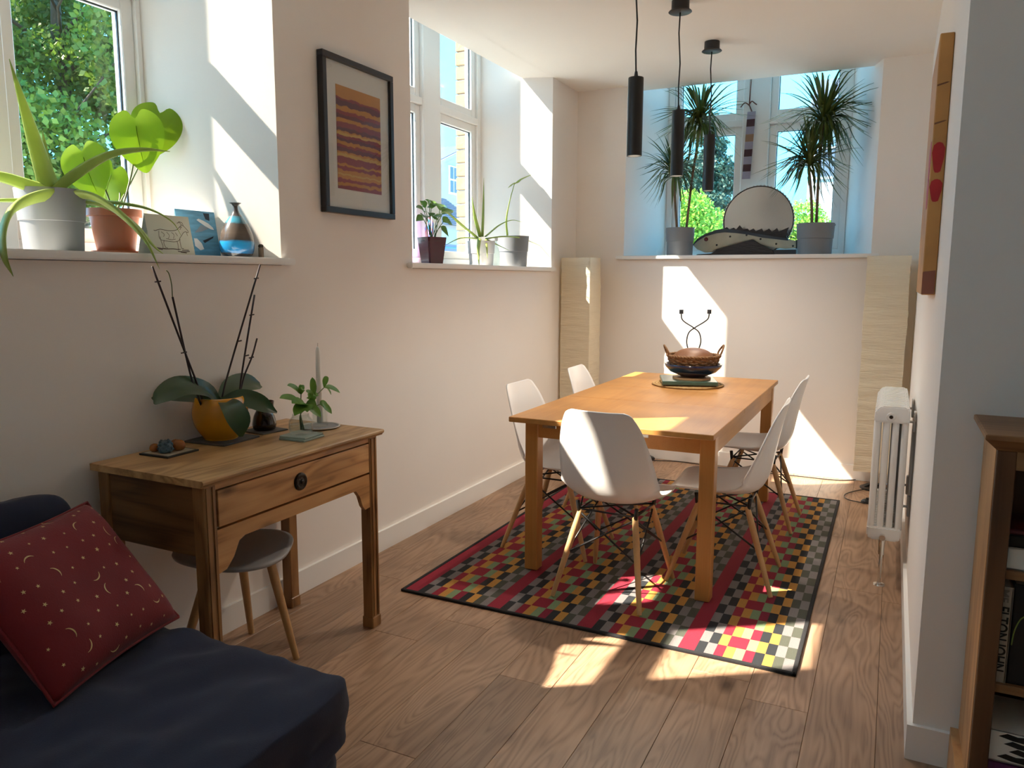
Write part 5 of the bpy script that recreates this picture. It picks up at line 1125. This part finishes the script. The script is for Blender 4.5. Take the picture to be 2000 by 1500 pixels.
for (ox, oy, r, kind) in ((-0.034, -0.030, 0.016, 'a'), (0.012, -0.024, 0.024, 't'), (0.022, 0.022, 0.021, 'a'), (-0.008, 0.034, 0.019, 'a'), (-0.030, 0.010, 0.020, 't')):
    c_ = Vector((-2.155+ox, 1.765+oy, DZ+0.0068)); lab = {0.016: 'smallest amber nugget in the square dish on desk', 0.021: 'largest amber nugget in the square dish, beside the big teal cluster', 0.019: 'middle-sized amber nugget at the orchid end of square dish', 0.024: 'bigger knobbly teal glass cluster in the square dish', 0.020: 'smaller knobbly teal glass cluster at the back of square dish'}[r]
    o = thing('glass_cluster' if kind == 't' else 'amber_nugget', lab, 'ornament', c_, group='trinkets in the square dish, '+('teal' if kind == 't' else 'amber'))
    b = MB()
    if kind == 'a': b.lathe([tuple(q) for q in cr([(0, 0), (r*0.7, r*0.15), (r, r*0.8), (r*0.7, r*1.5), (0, r*1.75)], 3)], c_, 18); b.obj('nugget', M_amber, o, smooth=True)
    else:
        b.lathe([tuple(q) for q in cr([(0, 0), (r*0.8, r*0.1), (r*0.95, r*0.7), (r*0.7, r*1.4), (0, r*1.7)], 3)], c_, 16); b.obj('core', M_teal, o, smooth=True)
        b = MB()
        for i in range(22):
            a = i*2.4; z = 0.25+1.4*i/22; q = c_+Vector((r*0.9*cos(a)*sqrt(max(0.1, 1-((z-0.7)/1.15)**2)), r*0.9*sin(a)*sqrt(max(0.1, 1-((z-0.7)/1.15)**2)), z*r)); b.lathe([(0, -r*.3), (r*.26, 0), (0, r*.3)], q, 7)
        b.obj('beads', M_teal, o, smooth=True, kind='stuff')
plate('slate_coaster', 'square slate under the yellow orchid pot on desk', 'coaster', (-2.16, 2.000), 0.092, 0.092, radians(4), DZ, 0.007, M_slate)
plate('slate_coaster', 'small pale slate square under the oil burner on desk', 'coaster', (-2.145, 2.195), 0.062, 0.062, radians(-6), DZ, 0.005, M_slate)
oc = Vector((-2.165, 2.000, DZ+0.0072)); orch = thing('potted_orchid', 'flowerless orchid with dark leaves in a yellow pot on desk', 'plant', oc)
ro = rpx(103, oc)
b = MB(); b.lathe([tuple(q) for q in cr([(0.0, 0), (ro*0.55, 0), (ro*0.62, 0.004), (ro*0.90, 0.045), (ro, 0.085), (ro*0.97, 0.125), (ro*0.87, 0.150), (ro*0.82, 0.150), (ro*0.90, 0.12), (ro*0.88, 0.11), (0, 0.11)], 3)], oc, 44); b.obj('pot', M_yel, orch, smooth=True)
b = MB(); b.lathe([(0, 0.128), (ro*0.86, 0.120)], oc, 24); b.obj('bark_chips', M_soil, orch)
OC = lambda px, py, x: at(px, py, x=x)
for pts, w in (([(430, 785, -2.165), (400, 762, -2.16), (355, 757, -2.14), (318, 775, -2.12), (302, 790, -2.11)], [.012, .040, .046, .032, .004]), ([(425, 785, -2.17), (380, 775, -2.22), (330, 772, -2.245), (297, 780, -2.25)], [.012, .028, .030, .006]),
               ([(428, 783, -2.18), (455, 757, -2.21), (488, 748, -2.235), (509, 752, -2.245)], [.012, .042, .046, .012]), ([(432, 783, -2.16), (470, 777, -2.10), (510, 790, -2.05), (541, 806, -2.02)], [.012, .034, .036, .004]),
               ([(430, 783, -2.15), (448, 790, -2.06), (466, 822, -2.005), (471, 853, -2.00)], [.012, .034, .040, .006]), ([(440, 785, -2.17), (475, 790, -2.19), (505, 798, -2.20)], [.01, .022, .004])):
    leaf(orch, [OC(*q) for q in pts], w, M_orch, up=Vector((0.62, -0.42, 0.66)), fold=0.22)
def stick(pts, r, nodes, mtl=M_stick, nm='flower_stake'):
    P = [OC(*q) for q in pts]; b = MB(); b.tube([tuple(v) for v in (cr(P, 6) if len(P) > 2 else P)], r, 7); o = b.obj(nm, mtl, orch, smooth=True)
    for t_ in nodes:
        q = P[0].lerp(P[-1], t_); nb = MB(); nb.tube([q-Vector((0, 0.011, 0)), q+Vector((0, 0.011, 0.002))], 0.0026, 6); nb.obj('clip', mtl, o)
stick([(400, 800, -2.165), (385, 750, -2.165), (362, 690, -2.16), (297, 520, -2.14)], 0.0035, (0.42, 0.90)); stick([(396, 800, -2.16), (376, 745, -2.165), (362, 690, -2.17), (337, 580, -2.17)], 0.0035, ())
stick([(337, 582, -2.17), (335, 555, -2.17), (330, 535, -2.165), (325, 528, -2.16)], 0.0018, (), M_stem, 'green_spike'); stick([(431, 800, -2.17), (442, 742, -2.17), (508, 517, -2.17)], 0.0035, (0.46, 0.90)); stick([(468, 798, -2.14), (471, 740, -2.14), (497, 576, -2.15)], 0.0035, (0.46, 0.82)); stick([(462, 798, -2.145), (476, 738, -2.14), (492, 697, -2.14), (502, 661, -2.14)], 0.0032, (0.72,))
bc_ = Vector((-2.145, 2.195, DZ+0.0052)); ob = thing('oil_burner', 'dark brown ceramic oil burner behind the orchid on desk', 'oil burner', bc_); rB = rpx(45, bc_); hB = rpx(112, bc_)
M_ob = mat('dark_brown_glaze', (0.022, 0.011, 0.009, 1), 0.2, var=0.3, coat=0.5)
b = MB(); b.lathe([tuple(q) for q in cr([(0, 0.0), (rB*0.8, 0), (rB*0.98, hB*0.12), (rB, hB*0.25), (rB*0.86, hB*0.5), (rB*0.66, hB*0.66), (rB*0.64, hB*0.70)], 3)], bc_, 36); b.obj('body', M_ob, ob, smooth=True)
b = MB(); b.lathe([(rB*0.63, hB*0.69), (rB*0.82, hB*0.80), (rB*0.88, hB), (rB*0.82, hB), (rB*0.74, hB*0.82), (0, hB*0.76)], bc_, 36); b.obj('dish', mat('brown_glaze_rim', (0.06, 0.022, 0.016, 1), 0.25, coat=0.4), ob, auto=40)
fd = (CAM-bc_); fd.z = 0; fd.normalize(); b = MB(); q = bc_+fd*(rB*0.93)+Vector((0, 0, hB*0.30)); sd_ = Vector((-fd.y, fd.x, 0))
b.poly([q+sd_*(0.013*cos(a))+Vector((0, 0, 1))*(0.018*sin(a))+fd*(0.005-0.012*abs(sin(a))*0.4) for a in np.linspace(0, 2*pi, 20)[:-1]]); b.obj('candle_opening', mat('opening_shade', (0.004, 0.003, 0.003, 1), 0.9), ob)  # flat patch; the shade inside the opening is put into its colour
# glass blocks with jar of cuttings
M_glblock = mat('frosted_glass_block', (0.42, 0.52, 0.47, 1), 0.2, var=0.05, trans=0.3)
gc = Vector((-1.925, 2.155)); rz_ = radians(2)
plate('glass_coaster', 'lower of two stacked pale green glass squares under the jar', 'coaster', gc, 0.058, 0.058, rz_, DZ, 0.008, M_glblock); plate('glass_coaster', 'upper of two stacked pale green glass squares under the jar', 'coaster', gc+Vector((-0.003, 0.002)), 0.056, 0.056, rz_+0.06, DZ+0.0082, 0.007, M_glblock)
jc = Vector((-1.93, 2.158, DZ+0.0156)); jr = thing('glass_jar', 'small clear glass jar holding green cuttings on desk', 'jar', jc); rJ = rpx(46, jc); hJ = rpx(78, jc)
b = MB(); b.lathe([tuple(q) for q in cr([(0, 0.002), (rJ*0.85, 0), (rJ, 0.008), (rJ, hJ*0.55), (rJ*0.94, hJ*0.72), (rJ*0.72, hJ*0.88), (rJ*0.70, hJ), (rJ*0.66, hJ), (rJ*0.66, hJ*0.88), (rJ*0.88, hJ*0.70), (rJ*0.94, hJ*0.55), (rJ*0.94, 0.012), (0, 0.007)], 3)], jc, 32); b.obj('glass', M_clear2, jr, smooth=True)
b = MB(); b.lathe([(0, hJ*0.48), (rJ*0.925, hJ*0.48), (rJ*0.925, 0.012), (0, 0.009)], jc, 28); b.obj('water', glassy('water', (0.93, 0.96, 0.95, 1)), jr, smooth=True)
cut = thing('plant_cutting', 'bunch of leafy green cuttings standing in the glass jar', 'cuttings', jc+Vector((0, 0, 0.012)))
M_cutl = mat('cutting_leaf', (0.13, 0.28, 0.035, 1), 0.4, var=0.35, vscale=18, trans=0.25); jt = jc+Vector((0, 0, hJ))
def spray(tip, leaves):
    P = [jc+Vector((rt.uniform(-.01, .01), rt.uniform(-.01, .01), 0.014)), jt+Vector((0, 0, 0.0)), jt.lerp(tip, 0.55)+Vector((0, 0, .004)), tip]
    b = MB(); b.tube([tuple(v) for v in cr(P, 5)], 0.0020, 6); b.obj('stem', M_stem, cut, smooth=True)
    for (a, c_, d, w_) in leaves:
        q = at(a, c_, x=d); s_ = tip if (q-tip).length < (q-P[2]).length else P[2]; leaf(cut, [s_, s_.lerp(q, 0.35)+Vector((0, 0, .008)), s_.lerp(q, 0.75)+Vector((0, 0, .006)), q], [.002, w_*1.35, w_*1.1, .001], M_cutl, up=Vector((0.55, -0.4, 0.7)), fold=0.2)
spray(at(588, 770, x=-1.95), [(561, 753, -1.95, .011), (590, 752, -1.96, .008), (592, 755, -1.93, .009), (546, 778, -1.93, .013)])
spray(at(605, 780, x=-1.93), [(602, 768, -1.92, .014), (575, 812, -1.90, .016), (600, 805, -1.89, .016), (627, 815, -1.89, .014), (585, 790, -1.9, .016), (615, 772, -1.94, .012), (570, 788, -1.91, .016), (610, 800, -1.9, .018)])
spray(at(633, 757, x=-1.96), [(610, 737, -1.96, .009), (639, 735, -1.97, .008), (664, 767, -1.95, .010), (622, 772, -1.95, .008), (647, 771, -1.97, .008)])
spray(at(625, 790, x=-1.92), [(648, 808, -1.90, .011), (640, 798, -1.91, .012), (618, 778, -1.9, .012)])
# candle in glass holder on round plate
cc = Vector((-2.0, 2.345, DZ)); rp0 = 0.078
rpl = thing('round_plate', 'round blue-grey plate with white rim under the candle', 'plate', cc)
b = MB(); b.lathe([(0, 0), (rp0*0.7, 0), (rp0*0.92, 0.004), (rp0*0.92, 0.006), (0, 0.005)], cc, 40); b.obj('well', mat('blue_grey_glaze', (0.14, 0.17, 0.20, 1), 0.3, var=0.3, vscale=20), rpl, auto=40)
b = MB(); b.lathe([(rp0*0.92, 0.003), (rp0, 0.006), (rp0, 0.009), (rp0*0.92, 0.0075), (rp0*0.92, 0.003)], cc, 40); b.obj('rim', mat('white_glaze', (0.62, 0.60, 0.57, 1), 0.3), rpl, smooth=True)
hc = cc+Vector((0, 0, 0.0062)); ch_ = thing('candle_holder', 'clear glass cylinder candle holder on the round plate', 'candle holder', hc); rH = 0.030
b = MB(); b.lathe([(0, 0), (rH, 0), (rH, 0.085), (rH-0.0035, 0.085), (rH-0.0035, 0.016), (0.0125, 0.014), (0, 0.014)], hc, 28); b.obj('glass', M_clear2, ch_, auto=40)
cn = thing('taper_candle', 'tall white taper candle in the glass holder on desk', 'candle', hc+Vector((0, 0, 0.0145)))
ztop = at(620, 676, x=cc.x).z-hc.z
b = MB(); b.lathe([(0, 0.0145), (0.0115, 0.0145), (0.0108, ztop*0.5), (0.0092, ztop-0.02), (0.006, ztop-0.006), (0, ztop)], hc, 20); b.obj('wax', mat('candle_wax', (0.90, 0.88, 0.84, 1), 0.45, var=0.02, trans=0.2), cn, smooth=True)
b = MB(); b.tube([hc+Vector((0, 0, ztop-0.002)), hc+Vector((0.001, 0.0005, ztop+0.012))], 0.0012, 6); b.obj('wick', mat('wick', (0.55, 0.5, 0.44, 1), 0.9), cn)

# ------------------------------------------------------------------ bookcase and books
M_bkz = wood('bookcase_pine_lit', [(0.36, 0.165, 0.062, 1), (0.56, 0.29, 0.12, 1), (0.66, 0.37, 0.165, 1)], 'z', freq=5, sc=2.0, stretch=8, rough=0.45, fine=0.5, knots=5.0, bump=0.04)  # side panels and plinth: window light put into a lighter pine tone
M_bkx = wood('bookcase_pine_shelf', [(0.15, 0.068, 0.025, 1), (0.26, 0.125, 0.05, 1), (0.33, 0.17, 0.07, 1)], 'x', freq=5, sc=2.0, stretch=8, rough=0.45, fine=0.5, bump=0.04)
M_bkd = wood('bookcase_pine_shaded', [(0.075, 0.03, 0.012, 1), (0.125, 0.052, 0.02, 1), (0.17, 0.075, 0.03, 1)], 'z', freq=5, sc=2.0, stretch=8, rough=0.45, fine=0.5, bump=0.04)  # stiles and back board: shade put into a darker pine tone
BX0, BX1, BY0, BY1, BZ = 0.240, 1.10, 2.115, 2.374, 1.03
bc = thing('bookcase', 'low pine bookcase against the right wall corner', 'bookcase', ((BX0+BX1)/2, (BY0+BY1)/2, 0))
for x0 in (BX0, BX1-0.022):
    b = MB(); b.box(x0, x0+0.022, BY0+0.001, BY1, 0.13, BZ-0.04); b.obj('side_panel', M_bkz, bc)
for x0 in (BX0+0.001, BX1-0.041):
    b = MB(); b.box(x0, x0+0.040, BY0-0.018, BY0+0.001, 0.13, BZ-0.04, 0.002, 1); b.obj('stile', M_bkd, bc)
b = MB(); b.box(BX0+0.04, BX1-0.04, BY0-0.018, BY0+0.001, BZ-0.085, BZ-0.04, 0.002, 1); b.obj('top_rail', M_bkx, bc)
b = MB(); o_ = 0.028; rows = [(0.0, BZ-0.04), (0.006, BZ-0.034), (0.022, BZ-0.018), (o_, BZ-0.012), (o_, BZ-0.002), (o_-0.004, BZ)]
rings = [[b.bm.verts.new(p_) for p_ in ((BX0-d, BY0-0.018-d, z), (BX1+d, BY0-0.018-d, z), (BX1+d, BY1, z), (BX0-d, BY1, z))] for d, z in rows]
for a_, c_ in zip(rings, rings[1:]):
    for k in range(4): b.bm.faces.new([a_[k], a_[(k+1) % 4], c_[(k+1) % 4], c_[k]])
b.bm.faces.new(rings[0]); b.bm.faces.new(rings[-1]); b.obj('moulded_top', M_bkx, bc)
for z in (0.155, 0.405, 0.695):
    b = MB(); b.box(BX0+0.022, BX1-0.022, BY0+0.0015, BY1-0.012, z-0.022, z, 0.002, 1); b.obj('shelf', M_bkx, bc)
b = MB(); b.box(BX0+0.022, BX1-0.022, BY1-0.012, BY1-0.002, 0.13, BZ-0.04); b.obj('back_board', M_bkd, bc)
b = MB(); b.prism([(BY0-0.040, 0), (BY1, 0), (BY1, 0.13), (BY0-0.018, 0.13), (BY0-0.034, 0.115)], BX0-0.020, BX1+0.02, 'x'); b.obj('plinth', M_bkz, bc)
def book(label, x0, x1, y0, y1, z0, z1, cov, page='z', name='book', group=None):
    """closed book: cover shell with the page block set in; page = which side the pages show besides the fore edge"""
    t_ = thing(name, label, 'book', ((x0+x1)/2, (y0+y1)/2, z0), group=group); c_ = 0.003
    b = MB()
    if page == 'z':      # standing, spine towards -y
        b.box(x0, x0+c_, y0, y1, z0, z1); b.box(x1-c_, x1, y0, y1, z0, z1); b.box(x0, x1, y0, y0+c_, z0, z1, 0.0008, 1)
    else:                # lying, spine towards -y
        b.box(x0, x1, y0, y1, z0, z0+c_); b.box(x0, x1, y0, y1, z1-c_, z1); b.box(x0, x1, y0, y0+c_, z0, z1, 0.0008, 1)
    b.obj('cover', cov, t_)
    b = MB(); e = 0.0035
    if page == 'z': b.box(x0+c_, x1-c_, y0+c_, y1-e, z0+e, z1-e)
    else: b.box(x0+e, x1-e, y0+c_, y1-e, z0+c_, z1-c_)
    b.obj('pages', M_card, t_); return t_
def spine_text(root, txt, x, y, z, size, mtl, down=True, ex=1.0):
    cu_ = bpy.data.curves.new('t', 'FONT'); cu_.body = txt; cu_.size = size; cu_.align_x = 'LEFT'; cu_.align_y = 'CENTER'; cu_.extrude = 0.0003; cu_.offset = 0.0007
    o = bpy.data.objects.new('t', cu_); me = bpy.data.meshes.new_from_object(o); bpy.data.objects.remove(o)
    # lettering lies in the spine plane (x, z), running top to bottom
    me.transform(Matrix.Translation((x, y, z)) @ Matrix(((0, 1, 0), (0, 0, -1), (-1*ex, 0, 0))).to_4x4()); link('lettering', me, mtl, root)
M_crm = mat('cream_cover', (0.42, 0.36, 0.29, 1), 0.6, var=0.04); M_blk = mat('black_cover', (0.008, 0.008, 0.010, 1), 0.35); M_inkb = mat('black_ink', (0.01, 0.01, 0.01, 1), 0.6); M_inkg = mat('faint_ink', (0.22, 0.19, 0.16, 1), 0.6)
yb0 = BY0+0.012; zs1 = 0.4055
bk1 = book('cream-spined hardback with black capital lettering on middle shelf', BX0+0.026, BX0+0.064, yb0, yb0+0.16, zs1, zs1+0.245, M_crm)
spine_text(bk1, 'ELTON JOHN', BX0+0.045, yb0-0.0004, zs1+0.196, 0.034, M_inkb, ex=0.82); spine_text(bk1, 'ME', BX0+0.045, yb0-0.0004, zs1+0.239, 0.026, M_inkg)
bk2 = book('black book with a green curved line next to the cream hardback', BX0+0.0655, BX0+0.110, yb0+0.004, yb0+0.18, zs1, zs1+0.255, M_blk)
b = MB(); b.tube([tuple(v) for v in cr([(BX0+0.070, yb0+0.003, zs1+0.10), (BX0+0.073, yb0+0.003, zs1+0.135), (BX0+0.082, yb0+0.003, zs1+0.165), (BX0+0.092, yb0+0.003, zs1+0.178)], 5)], 0.0016, 5); b.obj('green_line', mat('lime_print', (0.25, 0.30, 0.05, 1), 0.5), bk2)
cols_ = [(0.20, 0.03, 0.03), (0.05, 0.06, 0.10), (0.30, 0.24, 0.15), (0.03, 0.10, 0.08), (0.35, 0.32, 0.28), (0.12, 0.05, 0.12), (0.10, 0.10, 0.11)]
names_ = ['dark red', 'navy', 'tan', 'bottle green', 'stone grey', 'plum', 'charcoal']
x = BX0+0.113
for i in range(7):
    wdt = 0.026+0.006*((i*5) % 4); book('%s book standing on the middle shelf of bookcase' % names_[i], x, x+wdt, yb0+0.006, yb0+0.17, zs1, zs1+0.20+0.012*((i*3) % 5), mat('cover_'+names_[i].replace(' ', '_'), (*cols_[i], 1), 0.5)); x += wdt+0.0015
zs0 = 0.1555
book('purple-covered large book lying lowest on the bottom shelf', BX0+0.03, BX0+0.27, yb0, yb0+0.21, zs0, zs0+0.042, mat('purple_cover', (0.10, 0.015, 0.10, 1), 0.4), 'x')
bk4 = book('white boxed book with black leaf silhouettes on the purple book', BX0+0.028, BX0+0.25, yb0+0.002, yb0+0.19, zs0+0.0425, zs0+0.125, M_card, 'x')
b = MB()
for i in range(4):
    z = zs0+0.052+0.018*i; x0 = BX0+0.062+0.012*((i*2) % 3); pts = [(x0, z+0.004), (x0+0.018, z+0.014), (x0+0.04, z+0.010), (x0+0.08, z+0.017), (x0+0.10, z+0.006), (x0+0.06, z-0.004), (x0+0.03, z-0.002)]; b.prism(pts, yb0+0.0010, yb0+0.0022, 'y')
b.obj('leaf_silhouettes', M_inkb, bk4, kind='stuff')
zs2 = 0.6955
book('thick white-edged paperback lying on the upper shelf', BX0+0.032, BX0+0.21, yb0, yb0+0.15, zs2, zs2+0.055, M_card, 'x')
book('black book lying on the white-edged paperback', BX0+0.034, BX0+0.20, yb0+0.003, yb0+0.15, zs2+0.0555, zs2+0.085, M_blk, 'x')
book('dark red slim book lying topmost on the upper shelf', BX0+0.036, BX0+0.20, yb0+0.004, yb0+0.15, zs2+0.0855, zs2+0.100, mat('oxblood_cover', (0.10, 0.012, 0.018, 1), 0.45), 'x')
